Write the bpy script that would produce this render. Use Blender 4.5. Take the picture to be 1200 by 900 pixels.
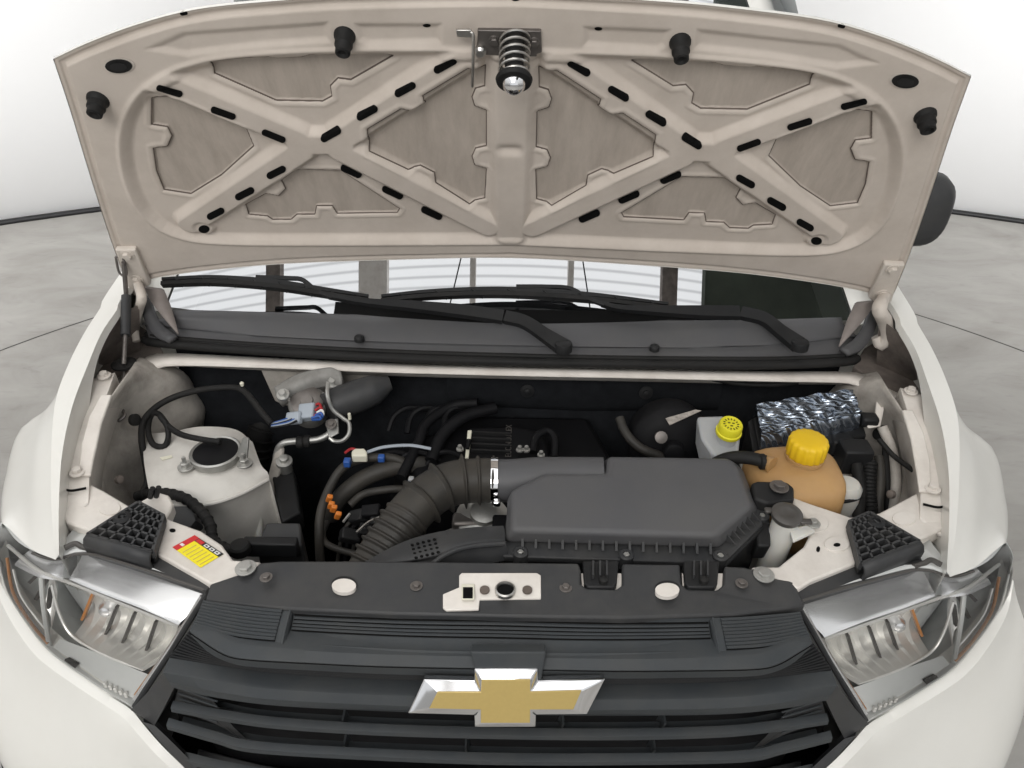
import bpy, bmesh, math, random
import numpy as np
from mathutils import Vector, Matrix
random.seed(7); rng = np.random.default_rng(7)
for o in list(bpy.data.objects): bpy.data.objects.remove(o)
SC = bpy.context.scene; COL = SC.collection
V = lambda *a: np.array(a if len(a) > 1 else a[0], float)

# ------------------------------------------------------------------ camera
PITCH, ROLL, FPX = math.radians(34), math.radians(1.1), 906.0
CAM = V(.008, -.767, 1.745)
_f = V(0, math.cos(PITCH), -math.sin(PITCH)); _r = V(1, 0, 0); _u = V(0, math.sin(PITCH), math.cos(PITCH))
_R = math.cos(ROLL)*_r + math.sin(ROLL)*_u; _U = -math.sin(ROLL)*_r + math.cos(ROLL)*_u
cd = bpy.data.cameras.new('camera'); cam = bpy.data.objects.new('camera', cd); COL.objects.link(cam)
M = Matrix.Identity(4)
for i in range(3):
    M[i][0], M[i][1], M[i][2], M[i][3] = _R[i], _U[i], -_f[i], CAM[i]
cam.matrix_world = M
cd.sensor_width = 36; cd.lens = FPX/1200*36; cd.clip_start = .05; cd.clip_end = 200
SC.camera = cam

# ------------------------------------------------------------------ light
w = bpy.data.worlds.new('World'); SC.world = w; w.use_nodes = True
bg = w.node_tree.nodes['Background']; bg.inputs[0].default_value = (.97, .985, 1, 1); bg.inputs[1].default_value = .68
def area(name, loc, target, size, power, col=(1, 1, 1), spread=180):
    l = bpy.data.lights.new(name, 'AREA'); l.shape = 'RECTANGLE'; l.size, l.size_y = size; l.energy = power; l.color = col; l.spread = math.radians(spread)
    o = bpy.data.objects.new(name, l); COL.objects.link(o); o.location = loc
    o.rotation_euler = (Vector(target)-Vector(loc)).to_track_quat('-Z', 'Y').to_euler()
    return o
area('canopy_backlight', (0, .6, 6.2), (0, .6, 0), (9.4, 9.4), 300, (1, .985, .96))  # unseen light added above the sheet, shining through it like daylight
area('front_fill', (-.7, -3.4, 3.7), (0, .4, .9), (2.4, 1.6), 75, (1, .97, .93))  # added unseen fill that brightens fenders, bumper and bay from the front
area('wall_fill', (-3.9, -.6, 1.7), (-2.9, 3.4, .75), (1.6, 1.6), 27, spread=60)  # added unseen fills either side, only to whiten the wall
area('wall_fill', (3.9, -.6, 1.7), (2.9, 3.4, .75), (1.6, 1.6), 27, spread=60)
vs = SC.view_settings; vs.view_transform = 'Standard'; vs.look = 'None'; vs.exposure = .22; vs.gamma = 1; vs.use_curve_mapping = False
SC.render.resolution_x, SC.render.resolution_y = 1024, 768
SC.cycles.max_bounces = 8; SC.cycles.transparent_max_bounces = 16

# ------------------------------------------------------------------ projection helpers (photo pixel + a real height / plane -> point in the place)
def ray(px, py): return _f + (px-600)/FPX*_R - (py-450)/FPX*_U
def W(px, py, z):
    d = ray(px, py); return CAM + d*((z-CAM[2])/d[2])
def onplane(px, py, p0, n):
    d = ray(px, py); n = V(n); return CAM + d*(n.dot(V(p0)-CAM)/n.dot(d))
def Yp(px, py, y): return onplane(px, py, (0, y, 0), (0, 1, 0))
def mx(p): return V(-p[0], p[1], p[2])
DZ = .045   # the cowl sits this much below the first estimate
def Wc(px, py, z): return W(px, py, z-DZ)
def Ws(l): return [W(*p) for p in l]
def Wcs(l): return [Wc(*p) for p in l]
def nrm(a):
    a = V(a); n = np.linalg.norm(a); return a/n if n > 1e-12 else a
def cr(pts, n):
    """Catmull-Rom resample by arc length"""
    P = np.array(pts, float)
    if len(P) == 2:
        t = np.linspace(0, 1, n)[:, None]; return P[0]*(1-t)+P[1]*t
    Q = np.vstack([2*P[0]-P[1], P, 2*P[-1]-P[-2]]); out = []
    for i in range(1, len(Q)-2):
        for t in np.linspace(0, 1, 12, endpoint=False):
            a, b, c, d = Q[i-1:i+3]
            out.append(.5*((2*b)+(c-a)*t+(2*a-5*b+4*c-d)*t*t+(3*b-a-3*c+d)*t**3))
    out.append(P[-1]); out = np.array(out)
    s = np.r_[0, np.cumsum(np.linalg.norm(np.diff(out, axis=0), axis=1))]
    q = np.linspace(0, s[-1], n)
    return np.stack([np.interp(q, s, out[:, k]) for k in range(out.shape[1])], 1)

# ------------------------------------------------------------------ materials
MATS = {}
def mat(name, col, rough=.5, metal=0, var=.08, scale=12, bump=0, bscale=60, coat=0, spec=.5, dirt=None, dscale=6, damt=.5, detail=6, sss=0, trans=0, ior=1.45):
    m = bpy.data.materials.new(name); m.use_nodes = True; nt = m.node_tree; N = nt.nodes; L = nt.links
    b = N['Principled BSDF']; b.inputs['Roughness'].default_value = rough; b.inputs['Metallic'].default_value = metal
    b.inputs['Specular IOR Level'].default_value = spec; b.inputs['Coat Weight'].default_value = coat; b.inputs['Coat Roughness'].default_value = .06
    b.inputs['IOR'].default_value = ior; b.inputs['Transmission Weight'].default_value = trans
    if sss:
        b.inputs['Subsurface Weight'].default_value = sss; b.inputs['Subsurface Radius'].default_value = (.03, .02, .01); b.inputs['Subsurface Scale'].default_value = .5
    tc = N.new('ShaderNodeNewGeometry')
    n = N.new('ShaderNodeTexNoise'); n.inputs['Scale'].default_value = scale; n.inputs['Detail'].default_value = detail; n.inputs['Roughness'].default_value = .6
    L.new(tc.outputs['Position'], n.inputs['Vector'])
    r = N.new('ShaderNodeMapRange'); r.inputs[1].default_value = .25; r.inputs[2].default_value = .75; r.inputs[3].default_value = 1-var; r.inputs[4].default_value = 1+var
    L.new(n.outputs['Fac'], r.inputs[0])
    mul = N.new('ShaderNodeVectorMath'); mul.operation = 'MULTIPLY'; mul.inputs[0].default_value = col[:3]; L.new(r.outputs[0], mul.inputs[1])
    out = mul.outputs[0]
    if dirt is not None:
        n2 = N.new('ShaderNodeTexNoise'); n2.inputs['Scale'].default_value = dscale; n2.inputs['Detail'].default_value = 9; n2.inputs['Roughness'].default_value = .68
        L.new(tc.outputs['Position'], n2.inputs['Vector'])
        r2 = N.new('ShaderNodeMapRange'); r2.inputs[1].default_value = .42; r2.inputs[2].default_value = .72; r2.inputs[4].default_value = damt; L.new(n2.outputs['Fac'], r2.inputs[0])
        mixn = N.new('ShaderNodeMix'); mixn.data_type = 'RGBA'; L.new(r2.outputs[0], mixn.inputs[0]); L.new(out, mixn.inputs[6]); mixn.inputs[7].default_value = (*dirt, 1)
        out = mixn.outputs[2]
        rr = N.new('ShaderNodeMapRange'); rr.inputs[3].default_value = rough; rr.inputs[4].default_value = min(1, rough+.35); L.new(r2.outputs[0], rr.inputs[0]); L.new(rr.outputs[0], b.inputs['Roughness'])
    L.new(out, b.inputs['Base Color'])
    if bump:
        n3 = N.new('ShaderNodeTexNoise'); n3.inputs['Scale'].default_value = bscale; n3.inputs['Detail'].default_value = 4; L.new(tc.outputs['Position'], n3.inputs['Vector'])
        bp = N.new('ShaderNodeBump'); bp.inputs['Strength'].default_value = bump; bp.inputs['Distance'].default_value = .002; L.new(n3.outputs['Fac'], bp.inputs['Height']); L.new(bp.outputs[0], b.inputs['Normal'])
    MATS[name] = m; return m
mat('white_paint', (.74, .73, .69), .28, var=.02, coat=.6, dirt=(.66, .63, .57), dscale=5, damt=.18)
mat('bay_paint', (.72, .68, .63), .42, var=.06, coat=.15, dirt=(.36, .31, .27), dscale=9, damt=.45)
mat('dusty_paint', (.64, .585, .525), .6, var=.07, scale=7, dirt=(.38, .325, .28), dscale=11, damt=.4, bump=.05, bscale=300)
mat('dusty_skin', (.43, .38, .335), .68, var=.10, scale=16, dirt=(.30, .26, .225), dscale=14, damt=.5, bump=.08, bscale=250)
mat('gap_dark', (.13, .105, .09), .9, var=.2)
def m_hood():
    a = mat('dusty_hood', (.61, .545, .485), .62, var=.07, scale=7, dirt=(.45, .39, .335), dscale=11, damt=.45, bump=.05, bscale=300)
    nt = a.node_tree; N = nt.nodes; L = nt.links; b = N['Principled BSDF']; src = b.inputs['Base Color'].links[0].from_socket
    t = N.new('ShaderNodeAttribute'); t.attribute_name = 'panel'
    n = N.new('ShaderNodeTexNoise'); n.inputs['Scale'].default_value = 26; n.inputs['Detail'].default_value = 8; n.inputs['Roughness'].default_value = .7
    g = N.new('ShaderNodeNewGeometry'); mq = N.new('ShaderNodeMapping'); mq.inputs['Scale'].default_value = (1.6, .5, .35); L.new(g.outputs['Position'], mq.inputs[0]); L.new(mq.outputs[0], n.inputs['Vector'])
    r = N.new('ShaderNodeValToRGB'); r.color_ramp.elements[0].color = (.385, .335, .29, 1); r.color_ramp.elements[1].color = (.51, .45, .395, 1); r.color_ramp.elements[0].position = .3; r.color_ramp.elements[1].position = .7; L.new(n.outputs['Fac'], r.inputs[0])
    m = N.new('ShaderNodeMix'); m.data_type = 'RGBA'; L.new(t.outputs['Fac'], m.inputs[0]); L.new(src, m.inputs[6]); L.new(r.outputs[0], m.inputs[7]); L.new(m.outputs[2], b.inputs['Base Color'])
m_hood()
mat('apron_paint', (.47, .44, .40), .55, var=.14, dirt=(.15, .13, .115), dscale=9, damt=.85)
mat('tower_paint', (.66, .64, .60), .48, var=.08, dirt=(.36, .33, .30), dscale=9, damt=.5)
mat('trim_grey', (.24, .21, .195), .6, var=.1, dirt=(.16, .14, .13), dscale=14, damt=.5)
mat('grimy_metal', (.20, .17, .15), .7, var=.2, dirt=(.06, .05, .045), dscale=14, damt=.8)
mat('black_plastic', (.012, .0125, .0135), .5, spec=.35, var=.15, bump=.12, bscale=900, dirt=(.03, .028, .026), dscale=10, damt=.35)
mat('grey_plastic', (.084, .084, .089), .46, spec=.4, var=.06, bump=.15, bscale=1200, dirt=(.105, .102, .098), dscale=9, damt=.5)
mat('dark_plastic', (.036, .037, .039), .45, spec=.38, var=.1, bump=.15, bscale=1000, dirt=(.07, .067, .063), dscale=13, damt=.6)
mat('grille_plastic', (.040, .045, .049), .43, spec=.35, var=.08, bump=.2, bscale=1400, dirt=(.065, .065, .062), dscale=14, damt=.5)
mat('rubber', (.011, .011, .011), .62, spec=.3, var=.2, dirt=(.035, .032, .03), dscale=20, damt=.4)
mat('hose_rubber', (.036, .034, .031), .5, spec=.4, var=.12, dirt=(.075, .064, .05), dscale=12, damt=.5)
mat('felt', (.012, .013, .015), .95, var=.3, scale=40, bump=.4, bscale=300, spec=.15)
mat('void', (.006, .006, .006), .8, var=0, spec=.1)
mat('steel', (.55, .54, .52), .32, 1, var=.12, dirt=(.25, .23, .2), dscale=30, damt=.5)
mat('dark_steel', (.20, .185, .175), .42, .8, var=.15, dirt=(.09, .08, .07), dscale=30, damt=.5)
mat('lamp_chrome', (.90, .90, .91), .22, .8, var=.02)
mat('chrome', (.86, .86, .87), .07, 1, var=.01)
mat('aluminium', (.52, .52, .50), .42, .85, var=.1, dirt=(.22, .2, .18), dscale=25, damt=.5)
mat('cast_dull', (.27, .265, .25), .6, .3, var=.15, dirt=(.12, .11, .1), dscale=25, damt=.5)
mat('gold', (.50, .37, .13), .42, .35, var=.03, scale=200, coat=.4)
mat('reflector', (.80, .79, .76), .30, .45, var=.06)
mat('lamp_grey', (.60, .61, .60), .35, .1, var=.06)
mat('lamp_dark', (.08, .075, .07), .4, .2, var=.15)
mat('amber', (.50, .20, .05), .3, 0, var=.2, coat=.5)  # colours the strips that stand in for amber reflections in the headlights
mat('amber_tank', (.45, .275, .12), .36, 0, var=.10, scale=9, sss=.25, dirt=(.30, .15, .05), dscale=6, damt=.5)
mat('tank_white', (.62, .61, .57), .4, 0, var=.06, sss=.2, dirt=(.45, .42, .36), dscale=12, damt=.4)
mat('tank_grey', (.40, .41, .42), .35, 0, var=.08, sss=.15)
mat('yellow_cap', (.80, .52, .012), .42, 0, var=.06, dirt=(.6, .38, .02), dscale=20, damt=.3)
mat('lemon_cap', (.72, .66, .03), .4, 0, var=.08)
mat('lemon_mark', (.10, .09, .01), .5, 0, var=.1)
mat('red_label', (.55, .02, .025), .4, var=.03)
mat('yellow_label', (.85, .72, .012), .4, var=.05, scale=250)
mat('black_label', (.02, .02, .02), .4, var=0)
mat('white_label', (.75, .74, .72), .4, var=.04)
mat('dull_label', (.34, .31, .28), .5, var=.5, scale=160)
mat('wire_blue', (.03, .10, .36), .4, var=.1)
mat('wire_red', (.38, .025, .03), .4, var=.1)
mat('wire_orange', (.62, .19, .03), .4, var=.1)
mat('connector_grey', (.36, .40, .45), .45, var=.1)
mat('cream_plastic', (.72, .70, .58), .45, var=.05)
mat('wall_paint', (.90, .90, .90), .7, var=.006, scale=1.5, spec=.2)
mat('skirting_black', (.012, .012, .013), .5, var=.1)
mat('reflection_dark', (.05, .06, .045), .8, var=.5, scale=2)
mat('seam_dark', (.07, .068, .066), .9, var=.1)
mat('dash', (.02, .02, .022), .7, var=.1)
mat('engine_black', (.006, .006, .007), .6, spec=.22, var=.3)
mat('tyre', (.02, .02, .02), .75, var=.1)

def m_floor():
    m = bpy.data.materials.new('concrete'); m.use_nodes = True; nt = m.node_tree; N = nt.nodes; L = nt.links; b = N['Principled BSDF']
    g = N.new('ShaderNodeNewGeometry'); mp = N.new('ShaderNodeMapping'); mp.inputs['Scale'].default_value = (.9, 1.7, 1); L.new(g.outputs['Position'], mp.inputs[0])
    a = N.new('ShaderNodeTexNoise'); a.inputs['Scale'].default_value = 2.2; a.inputs['Detail'].default_value = 10; a.inputs['Roughness'].default_value = .62; a.inputs['Distortion'].default_value = .9; L.new(mp.outputs[0], a.inputs['Vector'])
    c = N.new('ShaderNodeValToRGB'); e = c.color_ramp.elements
    e[0].position = .28; e[0].color = (.285, .272, .252, 1); e[1].position = .74; e[1].color = (.41, .397, .375, 1)
    k = e.new(.5); k.color = (.35, .338, .318, 1); L.new(a.outputs['Fac'], c.inputs[0])
    # fine trowel scratches
    mp2 = N.new('ShaderNodeMapping'); mp2.inputs['Scale'].default_value = (1.5, 6, 1); mp2.inputs['Rotation'].default_value = (0, 0, .25); L.new(g.outputs['Position'], mp2.inputs[0])
    s = N.new('ShaderNodeTexNoise'); s.inputs['Scale'].default_value = 3; s.inputs['Detail'].default_value = 8; s.inputs['Distortion'].default_value = 2.2; L.new(mp2.outputs[0], s.inputs['Vector'])
    sr = N.new('ShaderNodeMapRange'); sr.inputs[1].default_value = .3; sr.inputs[2].default_value = .42; sr.inputs[3].default_value = .91; sr.inputs[4].default_value = 1; L.new(s.outputs['Fac'], sr.inputs[0])
    mu = N.new('ShaderNodeVectorMath'); mu.operation = 'MULTIPLY'; L.new(c.outputs[0], mu.inputs[0]); L.new(sr.outputs[0], mu.inputs[1]); L.new(mu.outputs[0], b.inputs['Base Color'])
    b.inputs['Roughness'].default_value = .6; b.inputs['Specular IOR Level'].default_value = .35
    bp = N.new('ShaderNodeBump'); bp.inputs['Strength'].default_value = .15; bp.inputs['Distance'].default_value = .004; L.new(a.outputs['Fac'], bp.inputs['Height']); L.new(bp.outputs[0], b.inputs['Normal'])
    MATS['concrete'] = m
m_floor()
def m_canopy():
    m = bpy.data.materials.new('canopy_sheet'); m.use_nodes = True; nt = m.node_tree; N = nt.nodes; L = nt.links
    N.remove(N['Principled BSDF']); o = N['Material Output']
    g = N.new('ShaderNodeNewGeometry'); sp = N.new('ShaderNodeSeparateXYZ'); L.new(g.outputs['Position'], sp.inputs[0])
    mu = N.new('ShaderNodeMath'); mu.operation = 'MULTIPLY'; mu.inputs[1].default_value = 2*math.pi/.075; L.new(sp.outputs[1], mu.inputs[0])
    si = N.new('ShaderNodeMath'); si.operation = 'SINE'; L.new(mu.outputs[0], si.inputs[0])
    cr_ = N.new('ShaderNodeMapRange'); cr_.inputs[1].default_value = -1; cr_.inputs[2].default_value = -.35; cr_.inputs[3].default_value = .62; cr_.inputs[4].default_value = .93; L.new(si.outputs[0], cr_.inputs[0])
    t = N.new('ShaderNodeBsdfTranslucent'); d = N.new('ShaderNodeBsdfDiffuse'); mx_ = N.new('ShaderNodeMixShader'); mx_.inputs[0].default_value = .15
    L.new(cr_.outputs[0], t.inputs[0]); L.new(cr_.outputs[0], d.inputs[0]); L.new(t.outputs[0], mx_.inputs[1]); L.new(d.outputs[0], mx_.inputs[2]); L.new(mx_.outputs[0], o.inputs[0])
    MATS['canopy_sheet'] = m
m_canopy()
def m_glass(name, tint, refl, add, rough=.0):
    """thin pane: tinted see-through plus mirror film / fresnel reflection"""
    m = bpy.data.materials.new(name); m.use_nodes = True; nt = m.node_tree; N = nt.nodes; L = nt.links
    N.remove(N['Principled BSDF']); o = N['Material Output']
    t = N.new('ShaderNodeBsdfTransparent'); t.inputs[0].default_value = (*tint, 1)
    gl = N.new('ShaderNodeBsdfGlossy'); gl.inputs['Roughness'].default_value = rough; gl.inputs[0].default_value = (*refl, 1)
    fr = N.new('ShaderNodeFresnel'); fr.inputs[0].default_value = 1.5
    ad = N.new('ShaderNodeMath'); ad.operation = 'ADD'; ad.use_clamp = True; ad.inputs[1].default_value = add; L.new(fr.outputs[0], ad.inputs[0])
    ms = N.new('ShaderNodeMixShader'); L.new(ad.outputs[0], ms.inputs[0]); L.new(t.outputs[0], ms.inputs[1]); L.new(gl.outputs[0], ms.inputs[2]); L.new(ms.outputs[0], o.inputs[0])
    MATS[name] = m
m_glass('windscreen_glass', (.2, .22, .23), (.95, .97, 1), .46)
m_glass('lens_clear', (.965, .965, .96), (1, 1, 1), .0, .03)
def m_foil():
    m = mat('foil_wrap', (.30, .34, .40), .16, .9, var=.6, scale=18)
    nt = m.node_tree; N = nt.nodes; L = nt.links; b = N['Principled BSDF']; g = N.new('ShaderNodeNewGeometry'); mp = N.new('ShaderNodeMapping')
    mp.inputs['Rotation'].default_value = (0, 0, .2); L.new(g.outputs['Position'], mp.inputs[0])
    n = N.new('ShaderNodeTexWave'); n.bands_direction = 'Y'; n.inputs['Scale'].default_value = 26; n.inputs['Distortion'].default_value = 5; n.inputs['Detail'].default_value = 2; n.inputs['Detail Scale'].default_value = .5; L.new(mp.outputs[0], n.inputs['Vector'])
    bp = N.new('ShaderNodeBump'); bp.inputs['Strength'].default_value = 1; bp.inputs['Distance'].default_value = .0045; L.new(n.outputs['Fac'], bp.inputs['Height']); L.new(bp.outputs[0], b.inputs['Normal']); L.new(bp.outputs[0], b.inputs['Coat Normal'])
m_foil()

# ------------------------------------------------------------------ mesh helpers
WLOC = {}
def obj(name, verts, faces, m, parent=None, smooth=True, angle=40, bevel=0, seg=2, subsurf=0, solid=0, soff=-1, label=None, mats=None, fmat=None):
    v = np.array(verts, float); c = (v.min(0)+v.max(0))/2
    if parent is None: c = V(c[0], c[1], v[:, 2].min())
    me = bpy.data.meshes.new(name); me.from_pydata([tuple(p) for p in v-c], [], [tuple(int(i) for i in f) for f in faces]); me.validate()
    for k in ([m] if mats is None else mats): me.materials.append(MATS[k])
    if fmat is not None: me.polygons.foreach_set('material_index', fmat)
    bm = bmesh.new(); bm.from_mesh(me); bmesh.ops.recalc_face_normals(bm, faces=bm.faces); bm.to_mesh(me); bm.free()
    if smooth:
        me.polygons.foreach_set('use_smooth', [True]*len(me.polygons)); me.set_sharp_from_angle(angle=math.radians(angle))
    o = bpy.data.objects.new(name, me); COL.objects.link(o)
    pl = WLOC[parent.name] if parent is not None else V(0, 0, 0)
    o.location = c-pl; WLOC[o.name] = c
    if parent is not None: o.parent = parent
    if solid:
        s = o.modifiers.new('s', 'SOLIDIFY'); s.thickness = solid; s.offset = soff
    if bevel:
        b = o.modifiers.new('b', 'BEVEL'); b.width = bevel; b.segments = seg; b.limit_method = 'ANGLE'; b.angle_limit = math.radians(35)
    if subsurf:
        s = o.modifiers.new('ss', 'SUBSURF'); s.levels = s.render_levels = subsurf
    if label: o['label'] = label
    return o
def prism(name, pts, vec, m, parent, bevel=.002, **k):
    """polygon pts (3D) extruded by vec"""
    p = np.array(pts, float); n = len(p); v = np.vstack([p, p+V(vec)])
    f = [list(range(n)), list(range(2*n-1, n-1, -1))]+[[i, (i+1) % n, n+(i+1) % n, n+i] for i in range(n)]
    return obj(name, v, f, m, parent, bevel=bevel, **k)
def frustum(name, a, b, m, parent, bevel=.002, **k):
    a = np.array(a, float); b = np.array(b, float); n = len(a); v = np.vstack([a, b])
    f = [list(range(n)), list(range(2*n-1, n-1, -1))]+[[i, (i+1) % n, n+(i+1) % n, n+i] for i in range(n)]
    return obj(name, v, f, m, parent, bevel=bevel, **k)
def tube_geo(pts, r, n=12, res=None, smooth=True, sq=0):
    P = cr(pts, res or max(2, len(pts)*6)) if smooth else np.array(pts, float)
    K = len(P); rad = np.full(K, r) if np.isscalar(r) else np.interp(np.linspace(0, 1, K), np.linspace(0, 1, len(r)), r)
    T = np.gradient(P, axis=0); T /= np.linalg.norm(T, axis=1)[:, None]+1e-12
    a = V(0, 0, 1) if abs(T[0][2]) < .9 else V(1, 0, 0); nn = nrm(np.cross(T[0], a)); v = []
    for i in range(K):
        nn = nrm(nn-T[i]*nn.dot(T[i])); bb = np.cross(T[i], nn)
        for j in range(n):
            q = 2*math.pi*j/n; k_ = 1+sq*((abs(math.cos(q))**4+abs(math.sin(q))**4)**-.25-1); v.append(P[i]+k_*rad[i]*(math.cos(q)*nn+math.sin(q)*bb))
    f = [[i*n+j, i*n+(j+1) % n, (i+1)*n+(j+1) % n, (i+1)*n+j] for i in range(K-1) for j in range(n)]
    f += [list(range(n)), list(range(K*n-1, (K-1)*n-1, -1))]
    return v, f
def tube(name, pts, r, m, parent, n=12, res=None, smooth=True, **k):
    v, f = tube_geo(pts, r, n, res, smooth); return obj(name, v, f, m, parent, **k)
def basis(ax):
    ax = nrm(ax); a = V(1, 0, 0) if abs(ax[0]) < .8 else V(0, 1, 0); e1 = nrm(a-ax*ax.dot(a)); return e1, np.cross(ax, e1), ax
def lathe_geo(prof, c, ax=(0, 0, 1), n=28, lobes=0, amp=0):
    """prof: list of (radius, height); closes ends"""
    e1, e2, e3 = basis(ax); v = []; c = V(c)
    for r, h in prof:
        for j in range(n):
            q = 2*math.pi*j/n; rr = r*(1+(amp*math.cos(lobes*q) if lobes else 0)); v.append(c+rr*(math.cos(q)*e1+math.sin(q)*e2)+h*e3)
    K = len(prof); f = [[i*n+j, i*n+(j+1) % n, (i+1)*n+(j+1) % n, (i+1)*n+j] for i in range(K-1) for j in range(n)]
    f += [list(range(n-1, -1, -1)), list(range((K-1)*n, K*n))]
    return v, f
def lathe(name, prof, c, m, parent, ax=(0, 0, 1), n=28, lobes=0, amp=0, **k):
    v, f = lathe_geo(prof, c, ax, n, lobes, amp); return obj(name, v, f, m, parent, **k)
def loft_geo(rows, nu, nv=0):
    R = np.array([cr(r, nu) for r in rows])
    if nv:
        R = np.stack([cr(R[:, j], nv) for j in range(nu)], 1)
    K = len(R); v = R.reshape(-1, 3); f = [[i*nu+j, i*nu+j+1, (i+1)*nu+j+1, (i+1)*nu+j] for i in range(K-1) for j in range(nu-1)]
    return v, f
def loft(name, rows, m, parent, nu=24, nv=0, **k):
    v, f = loft_geo(rows, nu, nv); return obj(name, v, f, m, parent, **k)
def join(*gs):
    vv, ff = [], []; o = 0
    for v, f in gs:
        vv += [tuple(p) for p in v]; ff += [[i+o for i in q] for q in f]; o += len(v)
    return vv, ff
def box_geo(c, size, ax=None):
    e1, e2, e3 = ax if ax is not None else (V(1, 0, 0), V(0, 1, 0), V(0, 0, 1)); c = V(c); s = V(size)/2
    v = [c+a*s[0]*e1+b*s[1]*e2+d*s[2]*e3 for a in (-1, 1) for b in (-1, 1) for d in (-1, 1)]
    return v, [[0, 1, 3, 2], [4, 6, 7, 5], [0, 4, 5, 1], [2, 3, 7, 6], [0, 2, 6, 4], [1, 5, 7, 3]]
def box(name, c, size, m, parent, ax=None, bevel=.002, **k):
    v, f = box_geo(c, size, ax); return obj(name, v, f, m, parent, bevel=bevel, **k)
def bar_geo(a, b, wid, hei, up=(0, 0, 1)):
    a, b = V(a), V(b); t = nrm(b-a); u = nrm(V(up)-t*t.dot(V(up))); s = np.cross(t, u)
    return box_geo((a+b)/2, (np.linalg.norm(b-a), wid, hei), (t, s, u))
def coons(B, T, L, R, nu, nv):
    B, T, L, R = cr(B, nu), cr(T, nu), cr(L, nv), cr(R, nv); u = np.linspace(0, 1, nu)[None, :, None]; v = np.linspace(0, 1, nv)[:, None, None]
    return (1-v)*B[None]+v*T[None]+(1-u)*L[:, None]+u*R[:, None]-((1-u)*(1-v)*B[0]+u*(1-v)*B[-1]+(1-u)*v*T[0]+u*v*T[-1])
def gridf(K, nu): return [[i*nu+j, i*nu+j+1, (i+1)*nu+j+1, (i+1)*nu+j] for i in range(K-1) for j in range(nu-1)]
def tag(o, label=None, cat=None, group=None, kind=None):
    for k, q in (('label', label), ('category', cat), ('group', group), ('kind', kind)):
        if q: o[k] = q
    return o
def bolt_geo(c, r, h, ax=(0, 0, 1), washer=1.7):
    a = lathe_geo([(r*washer, 0), (r*washer, h*.25), (r*washer*.96, h*.3)], c, ax, 18)
    b = lathe_geo([(r, h*.3), (r, h*.92), (r*.9, h)], c, ax, 6)
    return join(a, b)
def bolt(name, c, r, h, m, parent, ax=(0, 0, 1), washer=1.7):
    v, f = bolt_geo(c, r, h, ax, washer); return obj(name, v, f, m, parent, angle=30)

# ================================================================== SETTING
def circ3(a, b, c):
    ax, ay = a[:2]; bx, by = b[:2]; cx, cy = c[:2]; d = 2*(ax*(by-cy)+bx*(cy-ay)+cx*(ay-by))
    ux = ((ax*ax+ay*ay)*(by-cy)+(bx*bx+by*by)*(cy-ay)+(cx*cx+cy*cy)*(ay-by))/d; uy = ((ax*ax+ay*ay)*(cx-bx)+(bx*bx+by*by)*(ax-cx)+(cx*cx+cy*cy)*(bx-ax))/d
    return V(ux, uy), math.hypot(ax-ux, ay-uy)
WC, WR = circ3(W(0, 258, 0), W(110, 243, 0), W(1200, 257, 0))
JC, JR = circ3(W(0, 411, 0), W(105, 374, 0), W(1200, 412, 0))
print('wall circle', WC, WR, 'joint', JC, JR)
def ring(c, r0, r1, z, n=160):
    v = [(c[0]+r*math.cos(2*math.pi*i/n), c[1]+r*math.sin(2*math.pi*i/n), z) for r in (r0, r1) for i in range(n)]
    return v, [[i, (i+1) % n, n+(i+1) % n, n+i] for i in range(n)]
n = 160
dv = [(JC[0]+(JR-.004)*math.cos(2*math.pi*i/n), JC[1]+(JR-.004)*math.sin(2*math.pi*i/n), 0) for i in range(n)]
flo = obj('floor', *join((dv, [list(range(n))]), ring(JC, JR+.004, 60, 0)), 'concrete', None, smooth=False); flo['kind'] = 'structure'
obj('floor_joint', *ring(JC, JR-.02, JR+.02, -.006), 'seam_dark', flo, smooth=False)
aa = np.linspace(math.radians(-35), math.radians(215), 140)
def arc(r, z): return [(WC[0]+r*math.cos(a), WC[1]+r*math.sin(a), z) for a in aa]
v = arc(WR, 0)+arc(WR, 5.5); k = len(aa)
wl = obj('wall', v, [[i, i+1, k+i+1, k+i] for i in range(k-1)], 'wall_paint', None, solid=.12, soff=0); wl['kind'] = 'structure'
v = arc(WR-.075, 0)+arc(WR-.075, .022)
obj('skirting', v, [[i, i+1, k+i+1, k+i] for i in range(k-1)], 'skirting_black', wl, solid=.03, soff=0)
# translucent ribbed canopy over the car (mirrored in the windscreen)
cv, cf = [], []
ny, nx = 420, 2
for i in range(ny):
    y = -4.0+9.2*i/(ny-1)
    for j in range(nx): cv.append((-4.6+9.2*j/(nx-1), y, 5+.004*math.sin(2*math.pi*y/.075)))
can = obj('canopy', cv, gridf(ny, nx), 'canopy_sheet', None); can['kind'] = 'structure'
for x, wd, mm in ((-.35, .05, 'bay_paint'), (.52, .05, 'bay_paint'), (-1.25, .26, 'bay_paint'), (-2.2, .14, 'grimy_metal'), (1.42, .14, 'grimy_metal'), (2.75, 2.0, 'reflection_dark')):
    box('canopy_beam_or_dark_panel', (x, .6, 4.93), (wd, 9, .09), mm, can, bevel=0)  # widest, dark one is an added panel that darkens the windscreen's reflection
for x0, x1 in ((-.9, -.38), (.98, .56)):
    tube('canopy_cable', [(x0, -.4, 4.85), (x1, 1.4, 4.87)], .006, 'void', can, smooth=False, n=6)

# ================================================================== CAR
car = bpy.data.objects.new('car', None); COL.objects.link(car); WLOC['car'] = V(0, 0, 0); car.empty_display_size = .3
tag(car, 'white car with its hood propped open over the engine bay on a concrete floor', 'car')

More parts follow.
